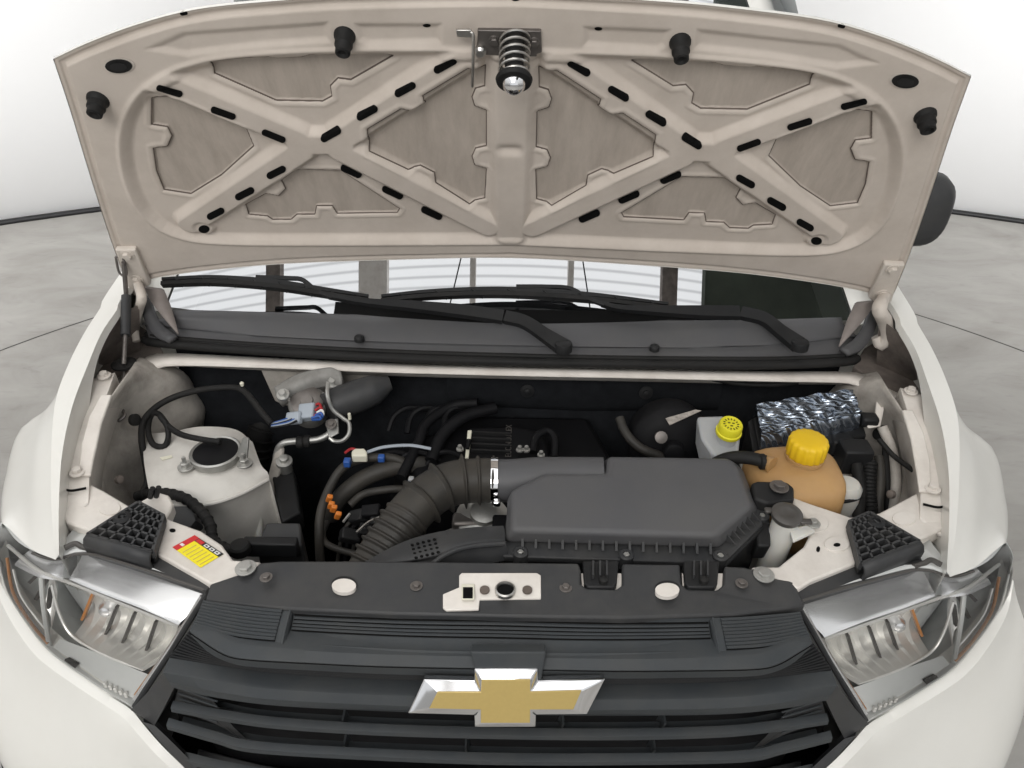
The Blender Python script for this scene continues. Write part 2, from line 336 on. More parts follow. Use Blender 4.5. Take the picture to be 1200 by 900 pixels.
# ------------------------------------------------------------------ fenders
C1 = Ws([(151, 337, 1.062), (139, 360, 1.053), (119, 390, 1.042), (104, 425, 1.026), (85, 475, 1.003), (73, 530, .98), (69, 590, .957), (69, 650, .935)])
C2 = Ws([(131, 335, 1.058), (118, 360, 1.05), (100, 388, 1.038), (81, 425, 1.022), (65, 470, 1.0), (60, 530, .975), (60, 590, .952), (65, 656, .928)])
C3 = [p+V(-.018, 0, -.05) for p in C2[:4]]+Ws([(47, 490, .955), (34, 545, .935), (33, 600, .918), (36, 643, .91)])
C4 = [p+V(-.03, 0, -.15) for p in C2[:3]]+[C2[3]+V(-.04, 0, -.14)]+Ws([(25, 510, .87), (5, 568, .84), (1, 598, .85), (2, 614, .885)])
C5 = [V(p[0]*1.0, p[1], .70) for p in C4[:6]]+[V(C4[6][0], C4[6][1], .74), V(C4[7][0], C4[7][1], .80)]
back = lambda p, dx, dz: V(p[0]+dx, 1.05, p[2]+dz)
CI = [p+V(.004, 0, dz_) for p, dz_ in zip(C1, (-.010, -.012, -.014, -.02, -.06, -.075, -.075, -.075))]
rows = [CI, C1, C2, C3, C4, C5]
rows = [[back(r[0], -.03 if i > 1 else -.01, .03)]+r for i, r in enumerate(rows)]
FI = Ws([(134, 437, .985), (119, 480, .967), (108, 520, .95), (104, 560, .938), (103, 592, .93)])
G = Ws([(97, 447, .988), (85, 485, .968), (79, 530, .95), (77, 575, .936), (77, 612, .922)])
GT = Ws([(92, 452, 1.0), (80, 490, .98), (75, 532, .965), (73, 578, .947), (72, 620, .932)])
def sided(fn):
    for s in (1, -1): fn(s, (lambda p: V(p)) if s == 1 else mx, 'left' if s == 1 else 'right')
def fender(s, q, side):
    top = [[q(p) for p in r] for r in rows]
    v1, f1 = loft_geo(top[:2], 60); v2, f2 = loft_geo(top[1:3], 60); v3, f3 = loft_geo(top[2:], 60, 26)
    fe = obj('fender', *join((v1, f1), (v2, f2), (v3, f3)), 'white_paint', car, angle=28, label='white front fender beside the %s headlight' % ('sticker-side' if s == 1 else 'washer-filler-side'))
    fl = loft('fender_flange', [[q(p) for p in r] for r in (GT, G, FI, [p+V(.004, 0, -.05) for p in FI])], 'bay_paint', fe, nu=30, angle=30, solid=.003, soff=0)
    # raised stiffening ledge with its bolts
    lg = [(118, 462, .985), (131, 462, .982), (119, 495, .966), (109, 540, .95), (106, 556, .942), (92, 556, .942), (95, 520, .957), (104, 488, .972)]
    prism('ledge_plate', [q(W(a, b, c+.004)) for a, b, c in lg], (0, 0, -.006), 'bay_paint', fe, bevel=.002)
    for a, b, c in ((122, 441, .988), (91, 554, .946)):
        bolt('bolt', q(W(a, b, c)), .007, .009, 'bay_paint', fe)
    prism('flange_foot', [q(W(a, b, c)) for a, b, c in ((76, 578, .937), (103, 576, .934), (101, 602, .924), (92, 606, .922), (78, 600, .925))], (0, 0, -.03), 'bay_paint', fe, bevel=.004)
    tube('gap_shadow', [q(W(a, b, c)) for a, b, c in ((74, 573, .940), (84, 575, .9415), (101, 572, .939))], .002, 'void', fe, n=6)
sided(fender)

# ------------------------------------------------------------------ engine bay shell
ap = [[(150, 436, .985), (178, 440, .95), (205, 452, .91), (232, 500, .80), (240, 530, .62)],
      [(122, 478, .962), (148, 486, .90), (178, 505, .85), (212, 548, .74), (225, 590, .58)],
      [(106, 530, .945), (128, 540, .87), (158, 565, .80), (186, 605, .69), (205, 650, .55)],
      [(102, 580, .93), (124, 590, .84), (152, 612, .77), (180, 650, .66), (198, 690, .52)]]
def apron(s, q, side):
    rws = [[q(W(*p)) for p in r] for r in ap]; rws = [[q(W(163, 420, .955)), q(W(195, 428, .93)), q(W(215, 440, .90)), q(W(236, 470, .80)), q(W(245, 495, .62))]]+rws
    v, f = loft_geo(rws, 30, 40); v = np.array(v); nz = rng.normal(0, 1, len(v)); 
    v[:, 0] += .006*np.sin(v[:, 1]*38+v[:, 2]*9)*np.clip((.95-v[:, 2])/.1, 0, 1)+.004*np.sin(v[:, 2]*70+v[:, 1]*14)*np.clip((.95-v[:, 2])/.1, 0, 1)
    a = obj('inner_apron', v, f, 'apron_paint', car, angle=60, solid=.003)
    lathe('apron_plug', [(.011, -.004), (.011, .003), (.007, .005), (.003, .005)], q(W(158, 492, .905)), 'rubber', a, ax=(s*.9, -.3, .3), n=16)
    lathe('apron_plug', [(.007, -.004), (.007, .003), (.004, .005), (.002, .005)], q(W(140, 562, .88)), 'grimy_metal', a, ax=(s*.9, -.3, .3), n=14)
    # corner well by the hinge: grimy shelf and side
    prism('hinge_shelf', [q(W(*p)) for p in ((112, 452, .925), (152, 437, .925), (192, 414, .925), (180, 392, .925), (150, 372, .925), (118, 392, .925))], (0, 0, -.02), 'grimy_metal', a, bevel=.002)
    loft('well_wall', [[q(W(*p)) for p in ((116, 396, 1.03), (140, 372, 1.04), (163, 356, 1.05))], [q(W(*p)) for p in ((116, 430, .925), (140, 420, .925), (165, 410, .925))]], 'grimy_metal', a, nu=12)
    bolt('bolt', q(W(137, 410, .927)), .008, .012, 'aluminium', a)
sided(apron)
# firewall with its felt mat
FW = .545
ins = obj('firewall', *loft_geo([[V(x, FW-.04*(z < .9), z) for x in np.linspace(-.66, .66, 9)] for z in (.952, .93, .9, .85, .6, .35)], 40), 'felt', car, solid=.01, soff=1)
v, f = loft_geo([[V(x, FW-.028, .945) for x in np.linspace(-.12, .42, 7)], [V(x, FW-.05, .90) for x in np.linspace(-.12, .42, 7)], [V(x, FW-.055, .84+.03*abs(x-.15)) for x in np.linspace(-.12, .42, 7)], [V(x, FW-.03, .82+.03*abs(x-.15)) for x in np.linspace(-.12, .42, 7)]], 30, 12)
obj('sound_mat', v, f, 'felt', ins)
for a, b in ((618, 458), (757, 460)):
    lathe('mat_clip', [(.014, 0), (.014, .002), (.006, .003), (.006, .007), (.003, .008)], Yp(a, b, FW-.056), 'black_plastic', ins, ax=(0, -1, .2), n=16)
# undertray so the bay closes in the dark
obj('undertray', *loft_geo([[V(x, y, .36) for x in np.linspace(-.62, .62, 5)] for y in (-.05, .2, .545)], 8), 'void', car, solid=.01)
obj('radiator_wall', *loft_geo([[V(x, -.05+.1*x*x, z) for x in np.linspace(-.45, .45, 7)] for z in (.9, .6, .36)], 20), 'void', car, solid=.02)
# white cowl rail
up = [(120, 452, .985), (143, 440, .99), (165, 424, .997), (190, 414, 1.0), (300, 418.5, 1.0), (450, 425, 1.0), (600, 429, 1.0), (750, 432, 1.0), (900, 435, 1.0), (998, 436, 1.0), (1020, 443, .997), (1042, 456, .99), (1062, 464, .985)]
lo = [(128, 462, .984), (153, 452, .988), (175, 437, .995), (197, 427, .999), (303, 429, .999), (450, 434.5, .999), (600, 438.5, .999), (750, 441.5, .999), (900, 445, .999), (992, 447, .999), (1010, 453, .995), (1030, 466, .988), (1052, 474, .984)]
A, B = Wcs(up), Wcs(lo)
rail = obj('cowl_rail', *join(loft_geo([[p+V(0, .004, -.03) for p in A], A], 80), loft_geo([A, B], 80), loft_geo([B, [p+V(0, .006, -.006) for p in B]], 80)), 'bay_paint', car, angle=18, solid=.003)
# rubber seal
sl = [(170, 398, 1.012), (186, 402, 1.014), (300, 411, 1.014), (450, 419, 1.014), (600, 424, 1.014), (750, 427, 1.014), (900, 428, 1.014), (990, 424, 1.014), (1004, 420, 1.012)]
seal = tube('cowl_seal', Wcs(sl), .0085, 'rubber', car, n=14, res=90)
tube('seal_lip', [p+V(0, .012, .006) for p in Wcs(sl)], .005, 'rubber', seal, n=10, res=90)

# ------------------------------------------------------------------ cowl panel, windscreen, pillars
GB = Wcs([(196, 366, 1.062), (330, 369.5, 1.06), (460, 373, 1.06), (594, 376, 1.06), (720, 378, 1.06), (860, 378.5, 1.06), (988, 375, 1.062)])
CFm = Wcs([(168, 380, 1.04), (300, 392, 1.036), (450, 400, 1.035), (594, 404, 1.035), (740, 406, 1.035), (880, 404, 1.036), (1004, 394, 1.04)])
CF = Wcs([(176, 400, 1.016), (300, 408, 1.018), (450, 415, 1.018), (594, 419, 1.018), (740, 421, 1.018), (880, 421, 1.018), (1000, 416, 1.016)])
cowl = obj('cowl_panel', *loft_geo([[p+V(0, .01, .001) for p in GB], [p+V(0, -.012, -.004) for p in GB], CFm, [p+V(0, .004, -.006) for p in CFm], CF], 70, 24), 'grey_plastic', car, solid=.004, angle=50, label='dark grey plastic cowl panel below the windscreen')
for a, b in ((421, 397), (767, 408)):
    lathe('push_clip', [(.0095, -.004), (.0095, .003), (.008, .0055), (.004, .007)], Wc(a, b, 1.041), 'black_plastic', cowl, n=18)
ZB = 1.06-DZ; gy0 = float(W(594, 376, ZB)[1]); GA = 29.0; GS = math.tan(math.radians(GA))
def glasspt(x, z, off=0):
    h = (z-ZB)/GS; y = gy0+.16*x*x+h
    return V(x, y, z)+off*V(0, -math.sin(math.radians(GA)), math.cos(math.radians(GA)))
grows = []
for z in np.linspace(ZB-.012, 1.56, 16):
    hw = .70-.11*(z-ZB)/.5; grows.append([glasspt(x, z) for x in np.linspace(-hw, hw, 41)])
glass = obj('windscreen', np.array(grows).reshape(-1, 3), gridf(16, 41), 'windscreen_glass', car, label='windscreen mirroring the ribbed canopy')
gb = [[glasspt(x, z, .0015) for x in np.linspace(-.34, .36, 31)] for z in (ZB-.008, ZB+.002, ZB+.012)]
obj('frit_band', np.array(gb).reshape(-1, 3), gridf(3, 31), 'void', glass)
obj('dashboard', *loft_geo([[V(x, gy0+.05+.16*x*x, ZB-.06) for x in np.linspace(-.66, .66, 9)], [V(x, gy0+.3+.16*x*x, ZB) for x in np.linspace(-.66, .66, 9)], [V(x, 1.3, ZB-.01) for x in np.linspace(-.66, .66, 9)], [V(x, 1.35, .8) for x in np.linspace(-.66, .66, 9)]], 20, 12), 'dash', car)
hdr = [glasspt(x, 1.555, .004) for x in np.linspace(-.60, .60, 15)]
roof = obj('roof', *loft_geo([hdr, [p+V(0, .06, .03) for p in hdr], [V(p[0]*1.02, 1.9, 1.64-.05*p[0]**2) for p in hdr], [V(p[0]*1.0, 3.2, 1.60-.05*p[0]**2) for p in hdr], [V(p[0]*.97, 3.5, 1.5) for p in hdr]], 30, 26), 'white_paint', car, solid=.01)
def cabin(s, q, side):
    pil = []
    for z in np.linspace(ZB-.02, 1.585, 12):
        hw = .70-.11*(z-ZB)/.5; c = glasspt(-hw, min(z, 1.58)); pil.append([q(c+V(.02, -.004, .004)), q(c+V(-.005, -.012, .012)), q(c+V(-.035, 0, .008)), q(c+V(-.06, .05, -.01)), q(c+V(-.045, .09, -.02))])
    pl = obj('windscreen_pillar', *loft_geo(pil, 12, 24), 'white_paint', car, angle=60)
    # plastic side fin where cowl meets the pillar foot
    loft('pillar_trim', [[q(Wc(*p)) for p in ((168, 335, 1.10), (176, 352, 1.09), (190, 370, 1.07), (208, 391, 1.045))], [q(Wc(*p)) for p in ((190, 338, 1.105), (197, 352, 1.09), (203, 368, 1.07), (209, 390, 1.046))]], 'trim_grey', pl, nu=14, solid=.006)
    loft('pillar_gasket', [[q(Wc(*p)) for p in ((163, 348, 1.075), (168, 372, 1.055), (180, 392, 1.035), (196, 400, 1.03))], [q(Wc(*p)) for p in ((172, 346, 1.085), (179, 366, 1.065), (192, 382, 1.045), (206, 393, 1.038))]], 'grey_plastic', pl, nu=14, solid=.01)
    # body side and doors, windows
    sd = [[q(V(x, y, z)) for x, z in ((-.80, .55), (-.865, .70), (-.868 if y > 1 else -.80, .88), (-.80 if y > 1.1 else -.735, 1.05))] for y in (.64, .9, 1.2, 1.6, 2.2, 3.0, 3.45)]
    dr = obj('side_panel', *loft_geo(sd, 12, 20), 'white_paint', car, solid=.01)
    wn = [[q(V(-.795, y0, 1.055)), q(V(-.64, y1, 1.56))] for y0, y1 in ((1.0, 1.32), (1.6, 1.7), (2.3, 2.3), (3.35, 3.15))]
    obj('side_window', *loft_geo(wn, 8, 14), 'windscreen_glass', car)
    wc = q(V(-.73, .20, .31)); w_ = lathe('wheel', [(.10, -.09), (.27, -.09), (.305, -.06), (.31, 0), (.305, .06), (.27, .09), (.20, .085), (.19, .05), (.05, .05)], wc, 'tyre', car, ax=(-s, 0, 0), n=40)
    wc = q(V(-.74, 2.75, .31)); lathe('wheel', [(.10, -.09), (.27, -.09), (.305, -.06), (.31, 0), (.305, .06), (.27, .09), (.20, .085), (.19, .05), (.05, .05)], wc, 'tyre', car, ax=(-s, 0, 0), n=40)
    # liner below the fender
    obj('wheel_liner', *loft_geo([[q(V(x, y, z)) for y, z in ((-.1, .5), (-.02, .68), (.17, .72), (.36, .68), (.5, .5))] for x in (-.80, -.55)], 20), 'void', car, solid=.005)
sided(cabin)
# side mirror (only the one beside the washer filler is out)
mv = []
mc = onplane(1084, 243, (0, .76, 0), (0, 1, 0))
prof = [(-.08, .035, .05), (-.055, .062, .075), (0, .072, .088), (.03, .066, .085), (.05, .05, .07), (.058, .02, .03), (.059, .0005, .0005)]
mr = []
for dy, hw, hh in prof:
    mr.append([mc+V(hw*.92*np.sign(math.cos(t))*abs(math.cos(t))**.7-.02, -dy, .86*hh*np.sign(math.sin(t))*abs(math.sin(t))**.75) for t in np.linspace(0, 2*math.pi, 29)])
mir = obj('side_mirror', *loft_geo(mr, 40), 'dark_plastic', car, angle=70, label='dark grey side mirror housing behind the hood edge')
box('mirror_stalk', mc+V(-.08, .03, -.075), (.14, .06, .03), 'dark_plastic', mir, bevel=.01)

# ------------------------------------------------------------------ wipers
def G2(px, py, off):
    # intersect view ray with the curved glass offset by off
    d = ray(px, py); t = 1.0
    for _ in range(30):
        p = CAM+d*t; zz = ZB+(p[1]-gy0-.16*p[0]**2)*GS+off/math.cos(math.radians(GA))
        t -= (zz-p[2])/(GS*d[1]-d[2]+1e-9)*1.0
    return CAM+d*t
def wiper(piv, knee, arm, bend, blade, lbl):
    pv = Wc(*piv, 1.055); root = lathe('wiper', [(.017, -.008), (.017, .004), (.0155, .008), (.010, .010)], pv, 'black_plastic', car, n=24, label=lbl)
    k = [pv]+[Wc(a, b, z) for a, b, z in knee]
    def strip(name, pts, wd, th, m='black_plastic'):
        P = cr(pts, len(pts)*6); wdv = np.interp(np.linspace(0, 1, len(P)), np.linspace(0, 1, len(wd)), wd); T = np.gradient(P, axis=0); rw = [[], [], [], []]
        for p, t, ww in zip(P, T, wdv):
            t = nrm(t); sd = nrm(np.cross(t, V(0, -.6, .8))); up_ = np.cross(sd, t)
            rw[0].append(p+sd*ww/2-up_*th/2); rw[1].append(p+sd*ww*.42+up_*th/2); rw[2].append(p-sd*ww*.42+up_*th/2); rw[3].append(p-sd*ww/2-up_*th/2)
        v = np.array(rw+[rw[0]]).reshape(-1, 3); n_ = len(P)
        return obj(name, v, gridf(5, n_)+[[0, n_, 2*n_, 3*n_], [n_-1, 2*n_-1, 3*n_-1, 4*n_-1]], m, root, angle=45)
    strip('arm_head', k, (.034, .027, .026, .026), .012)
    strip('arm', [Wc(*p) for p in arm], (.027, .026, .020, .013, .009), .013)
    strip('arm_hook', [Wc(*p) for p in bend], (.009, .008, .009), .006)
    P = [Wc(*p) for p in blade]
    strip('blade_spine', P, (.006, .009, .011, .009, .006), .006)
    Q = [p+V(0, -.006, -.008) for p in P]
    strip('blade_rubber', Q, (.009, .011, .009), .014, 'rubber')
    c = cr(P, 17); 
    for i in (1, 3, 5, 7, 9, 11, 13, 15):
        obj('blade_link', *bar_geo(c[i]+V(0, 0, .001), c[i]+V(.0, -.010, -.012)+(c[i+1]-c[i])*.7, .007, .005), 'black_plastic', root)
wiper((660, 406), [(640, 393, 1.068), (615, 377, 1.077), (592, 371, 1.08)], [(590, 371, 1.08), (540, 364, 1.085), (480, 358, 1.092), (430, 354, 1.098), (385, 347, 1.105)],
      [(390, 348, 1.106), (372, 341, 1.112), (355, 328, 1.122), (340, 326, 1.124), (300, 325, 1.124)], [(190, 327, 1.125), (250, 325, 1.127), (320, 330, 1.122), (380, 339, 1.114), (432, 347, 1.106)], 'wiper pivoting at the middle of the cowl, its blade lying toward the gas-rod side')
wiper((937, 404), [(915, 388, 1.068), (895, 373, 1.077), (868, 366, 1.08)], [(866, 366, 1.08), (815, 365, 1.083), (760, 363, 1.088), (725, 361, 1.09), (705, 356, 1.095)],
      [(708, 357, 1.096), (690, 350, 1.10), (668, 338, 1.112), (640, 336, 1.114), (605, 336, 1.114)], [(447, 347, 1.102), (510, 341, 1.108), (594, 339, 1.11), (690, 345, 1.105), (783, 356, 1.094)], 'wiper pivoting beside the right pillar with its blade across the middle of the glass')

# ------------------------------------------------------------------ hood (inner panel pressed as one sheet)
H0 = V(0, .56, 1.067); HT = nrm(V(0, -.459, .888)); HN = V(0, HT[1]*0-HT[2], HT[1])   # HN faces the camera side
HN = nrm(V(0, -HT[2], HT[1]))
def hxt(px, py):
    p = onplane(px, py, H0, HN); return V(p[0], (p-H0).dot(HT))
def hw(x, t, h=0): return H0+V(x, 0, 0)+t*HT+h*HN
def habs(l): return np.array([(lambda a: (abs(a[0]), a[1]))(hxt(*p)) for p in l])
def sdpoly(P, poly):
    d = np.full(len(P), 1e9); ins = np.zeros(len(P), bool); n_ = len(poly)
    for i in range(n_):
        a = poly[i]; b = poly[(i+1) % n_]; e = b-a; w_ = P-a; t = np.clip((w_@e)/(e@e+1e-15), 0, 1); q = w_-t[:, None]*e; d = np.minimum(d, (q*q).sum(1))
        c = ((a[1] <= P[:, 1]) & (b[1] > P[:, 1])) | ((b[1] <= P[:, 1]) & (a[1] > P[:, 1])); xx = a[0]+(P[:, 1]-a[1])/(b[1]-a[1]+1e-15)*e[0]; ins ^= c & (P[:, 0] < xx)
    d = np.sqrt(d); return np.where(ins, -d, d)
def sdseg(P, a, b):
    e = b-a; w_ = P-a; t = np.clip((w_@e)/(e@e), 0, 1); q = w_-t[:, None]*e; return np.sqrt((q*q).sum(1))
def sm(x, a, b):
    t = np.clip((x-a)/(b-a), 0, 1); return t*t*(3-2*t)
RING = habs([(600, 63), (420, 63), (300, 68), (235, 77), (187, 96), (157, 126), (145, 165), (151, 213), (171, 252), (206, 275), (262, 283), (400, 284), (600, 283)])
RING = np.array(cr(np.c_[RING, np.zeros(len(RING))], 90))[:, :2]; RING = np.vstack([RING, [(-.05, RING[-1][1]), (-.05, RING[0][1])]])
PAN = [habs(p) for p in (
    [(246, 72), (249, 93), (322, 125), (377, 126), (388, 120), (386, 108), (395, 99), (410, 101), (424, 93), (461, 72), (452, 66), (362, 66), (352, 73), (322, 74), (315, 68), (285, 68)],
    [(175, 121), (210, 118), (285, 152), (296, 178), (258, 212), (222, 234), (190, 229), (181, 207), (177, 180), (194, 178), (199, 166), (194, 156), (175, 153)],
    [(286, 246), (290, 258), (312, 260), (318, 264), (340, 264), (347, 258), (368, 258), (370, 248), (388, 248), (394, 257), (465, 256), (468, 251), (440, 233), (398, 206), (345, 205), (328, 217), (333, 228), (325, 236), (310, 233)],
    [(430, 151), (432, 181), (478, 204), (492, 201), (508, 209), (510, 220), (550, 243), (568, 239), (570, 204), (556, 200), (553, 190), (557, 181), (570, 178), (570, 136), (556, 131), (553, 121), (557, 111), (568, 108), (569, 83), (548, 80), (495, 112), (498, 124), (487, 131), (470, 127)])]
NODE = habs([(352, 168), (398, 168)])
RIBS = []
for a, b in (((168, 88), (350, 164)), ((400, 164), (545, 72)), ((222, 264), (352, 178)), ((398, 178), (572, 268)), ((350, 170), (400, 170))):
    RIBS.append(habs([a, b]))
SP = habs([(602, 60), (600, 275)]); SP[:, 0] = 0
SHAL = [habs([(170, 58), (215, 38), (385, 26), (388, 50), (300, 56), (220, 66)]), habs([(415, 28), (518, 28), (518, 52), (430, 54), (420, 48)])]
OUT_T = [(62, 70), (100, 52), (160, 29.5), (230, 11.5), (320, 2), (420, -4), (600, -7)]
OUT_B = [(146, 326), (165, 330), (190, 325), (240, 318), (330, 310), (450, 305.5), (600, 303)]
OUT_L = [(146, 326), (129, 280), (107, 212), (82, 130), (62, 70)]
def half(l):
    a = np.array([hxt(*p) for p in l]); return a
Tt, Bb, Ll = half(OUT_T), half(OUT_B), half(OUT_L)
Tt[-1, 0] = 0; Bb[-1, 0] = 0
z3 = lambda a: np.c_[a, np.zeros(len(a))]
full = lambda a: np.vstack([a, (a[:-1]*V(-1, 1))[::-1]])
NU, NV = 801, 250
HG = coons(z3(full(Bb)), z3(full(Tt)), z3(Ll), z3(Ll*V(-1, 1)), NU, NV)[:, :, :2].reshape(-1, 2)
OUTL = np.vstack([cr(z3(Ll), 60)[:, :2], cr(z3(Tt), 60)[1:, :2]]); OUTL = OUTL*V(-1, 1)
OUTL = np.vstack([OUTL, [(-.05, OUTL[-1][1]), (-.05, Bb[-1][1])], cr(z3(Bb), 60)[::-1, :2]*V(-1, 1)])
PXM = .00122
def hoodh(P, detail=True):
    Q = np.c_[np.abs(P[:, 0]), P[:, 1]]
    sr = sdpoly(Q, RING); h = -.011*sm(-sr, -3*PXM, 11*PXM) + .0025*np.exp(-((sr-5*PXM)/(3*PXM))**2)
    rib = np.zeros(len(Q))
    for i, r in enumerate(RIBS):
        d = sdseg(Q, r[0], r[1]); rib = np.maximum(rib, 1-sm(d, 13*PXM, 25*PXM))
    d = sdseg(Q, SP[0], SP[1]); rib = np.maximum(rib, 1-sm(d, 16*PXM, 31*PXM))
    h = h+.0125*rib*sm(-sr, -8*PXM, 8*PXM)
    sp = np.full(len(Q), 1e9)
    for p in PAN: sp = np.minimum(sp, sdpoly(Q, p))
    h = h-.0055*sm(-sp, -1.0*PXM, 1.4*PXM) + .0012*np.exp(-((sp-5*PXM)/(2.5*PXM))**2)*(sr < 0)
    for p in SHAL: h = h-.004*sm(-sdpoly(Q, p), -2*PXM, 7*PXM)
    so = sdpoly(Q, OUTL); h = h-.005*sm(so, -13*PXM, -10*PXM)+.0025*sm(so, -6*PXM, -4*PXM)
    # centre dimple on the spine
    dm = hxt(597, 176); h = h-.006*np.exp(-((np.abs(P[:, 0]-dm[0])/(15*PXM))**4+((P[:, 1]-dm[1])/(7*PXM))**2))
    dh = habs([(239, 269)])[0]; wq = 1-sm(np.linalg.norm(Q-dh, axis=1), 10*PXM, 17*PXM); h = h*(1-wq)+wq*(-.002)
    crown = -.020*(np.clip(np.abs(P[:, 0])/.6, 0, 1.2))**4*0
    return h, sp
hh, spn = hoodh(HG)
hv = np.array([hw(x, t, h) for (x, t), h in zip(HG, hh)])
hf = gridf(NV, NU)
hood = obj('hood', hv, hf, 'dusty_hood', car, angle=60, label='open hood, dusty underside with crossed stiffening ribs and slots')
at = hood.data.attributes.new('panel', 'FLOAT', 'POINT'); at.data.foreach_set('value', sm(-spn, -.5*PXM, .9*PXM).astype(np.float32))
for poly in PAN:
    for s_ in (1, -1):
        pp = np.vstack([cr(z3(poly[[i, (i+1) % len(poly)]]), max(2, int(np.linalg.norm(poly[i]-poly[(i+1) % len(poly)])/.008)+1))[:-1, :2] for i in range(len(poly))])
        pp = pp*V(s_, 1); hq, _ = hoodh(pp); tube('panel_gap_shadow', [hw(x, t, h_-.0004) for (x, t), h_ in zip(np.vstack([pp, pp[:1]]), np.r_[hq, hq[:1]])], .0013, 'gap_dark', hood, n=5, smooth=False)  # dark tube along the step stands in for the gap's shadow
# outer painted skin with a folded hem
HS = coons(z3(full(Bb)), z3(full(Tt)), z3(Ll), z3(Ll*V(-1, 1)), 61, 21)[:, :, :2]
c0 = HG.mean(0); rws = []
skn = [hw(x, t, -.019-.03*(1-(x/.65)**2)*(1-((t-.28)/.36)**2)) for x, t in HS.reshape(-1, 2)]
per = [(0, j) for j in range(61)]+[(i, 60) for i in range(1, 21)]+[(20, j) for j in range(59, -1, -1)]+[(i, 0) for i in range(19, 0, -1)]
pin, pout = [], []
for i, j in per:
    x, t = HS[i, j]; d = nrm(V(x*.35, t-.28)); pout.append(hw(x+d[0]*.0008, t+d[1]*.0008, -.003)); pin.append(hw(x, t, -.001)); skn[i*61+j] = hw(x, t, -.006)
nb = len(skn); np_ = len(per); vv = list(skn)+pout+pin; ff = gridf(21, 61)
for k in range(np_):
    k2 = (k+1) % np_; a = per[k][0]*61+per[k][1]; b = per[k2][0]*61+per[k2][1]
    ff += [[a, b, nb+k2, nb+k], [nb+k, nb+k2, nb+np_+k2, nb+np_+k]]
obj('outer_skin', vv, ff, 'white_paint', hood, angle=50)
def hpt(px, py, extra=0, absx=False):
    x, t = hxt(px, py); h, _ = hoodh(np.array([[x, t]])); return hw(x, t, h[0]+extra)
def hdisc(name, px, py, rx, ry, m, ang=0, lift=.0007, both=True, cap=None):
    """flat dark opening: ellipse / capsule following the pressed sheet"""
    pts = []
    for k in range(22):
        q = 2*math.pi*k/22; a, b = math.cos(q), math.sin(q)
        if cap: a, b = (cap*np.sign(a)*(1 if abs(a) > 1e-6 else 0)+ry*a), ry*b
        else: a, b = rx*a, ry*b
        ca, sa = math.cos(ang), math.sin(ang); pts.append((px+a*ca-b*sa, py+a*sa+b*ca))
    pts = [(px+(a-px)*k_, py+(b-py)*k_) for k_ in (1, .66, .33) for a, b in pts]
    XT = np.array([hxt(*p) for p in pts]+[hxt(px, py)])
    for s in ((1, -1) if both else (1,)):
        X2 = XT*V(s, 1); h, _ = hoodh(X2); v = [hw(x, t, hq+lift) for (x, t), hq in zip(X2, h)]
        v2 = [hw(x, t, hq+lift-.0004) for (x, t), hq in zip(X2[:22], h)]
        obj(name, v+v2, [[44+i, 44+(i+1) % 22, 66] for i in range(22)]+[[o_+i, o_+(i+1) % 22, o_+22+(i+1) % 22, o_+22+i] for o_ in (0, 22) for i in range(22)]+[[i, (i+1) % 22, 67+(i+1) % 22, 67+i] for i in range(22)], m, hood, smooth=False)
slots = [(199.5, 104, 12, 4.6, 21), (262, 131, 11.5, 4.6, 20), (321, 158, 11, 4.6, 22), (388, 156.5, 9, 5, -29), (430.5, 131, 9.5, 5, -29), (475, 103.5, 9.5, 5, -29), (522, 75, 10.5, 5.4, -29),
         (324, 200.5, 8, 5, -27), (287, 225.5, 8, 5, -27), (253, 249, 7, 4.8, -27), (411, 205, 9, 5.2, 25), (459.5, 230, 9, 5.2, 25), (505.5, 254, 9, 5.2, 25)]
for a, b, c, r, ang in slots: hdisc('slot', a, b, 0, r*.84, 'void', math.radians(ang), cap=c, lift=.0016 if b < 180 or ang < 0 else .003)
hdisc('drain_hole', 239, 269, 9, 6.5, 'dusty_hood', lift=.0008); hdisc('drain_hole', 239, 269, 6.5, 4.6, 'void', lift=.0015)
hdisc('grommet', 139.5, 76.5, 18.5, 9.5, 'dusty_paint', lift=.0010); hdisc('grommet', 139.5, 76.5, 16, 8.2, 'rubber', lift=.0022); hdisc('grommet_plug', 139.5, 76.5, 10, 5, 'black_plastic', lift=.0042)
for a, b in ((215, 17), (500, 31)): hdisc('small_hole', a, b, 4.6, 3, 'void')
hdisc('small_hole', 604, 1.5, 5, 2.5, 'void', both=False)
def stopper(px, py, r, ln, both=True):
    x, t = hxt(px, py)
    for s in (1, -1):
        h, _ = hoodh(np.array([[s*x, t]])); lathe('rubber_stop', [(r*1.25, -.003), (r*1.2, .003), (r, .006), (r*1.02, ln*.55), (r*.86, ln*.62), (r*.84, ln*.95), (r*.6, ln), (r*.4, ln*.94), (r*.3, ln*.9)], hw(s*x, t, h[0]), 'rubber', hood, ax=HN*.9+V(0, 0, -.15), n=20)
stopper(404, 42, .0115, .03); stopper(115, 117, .0125, .027)
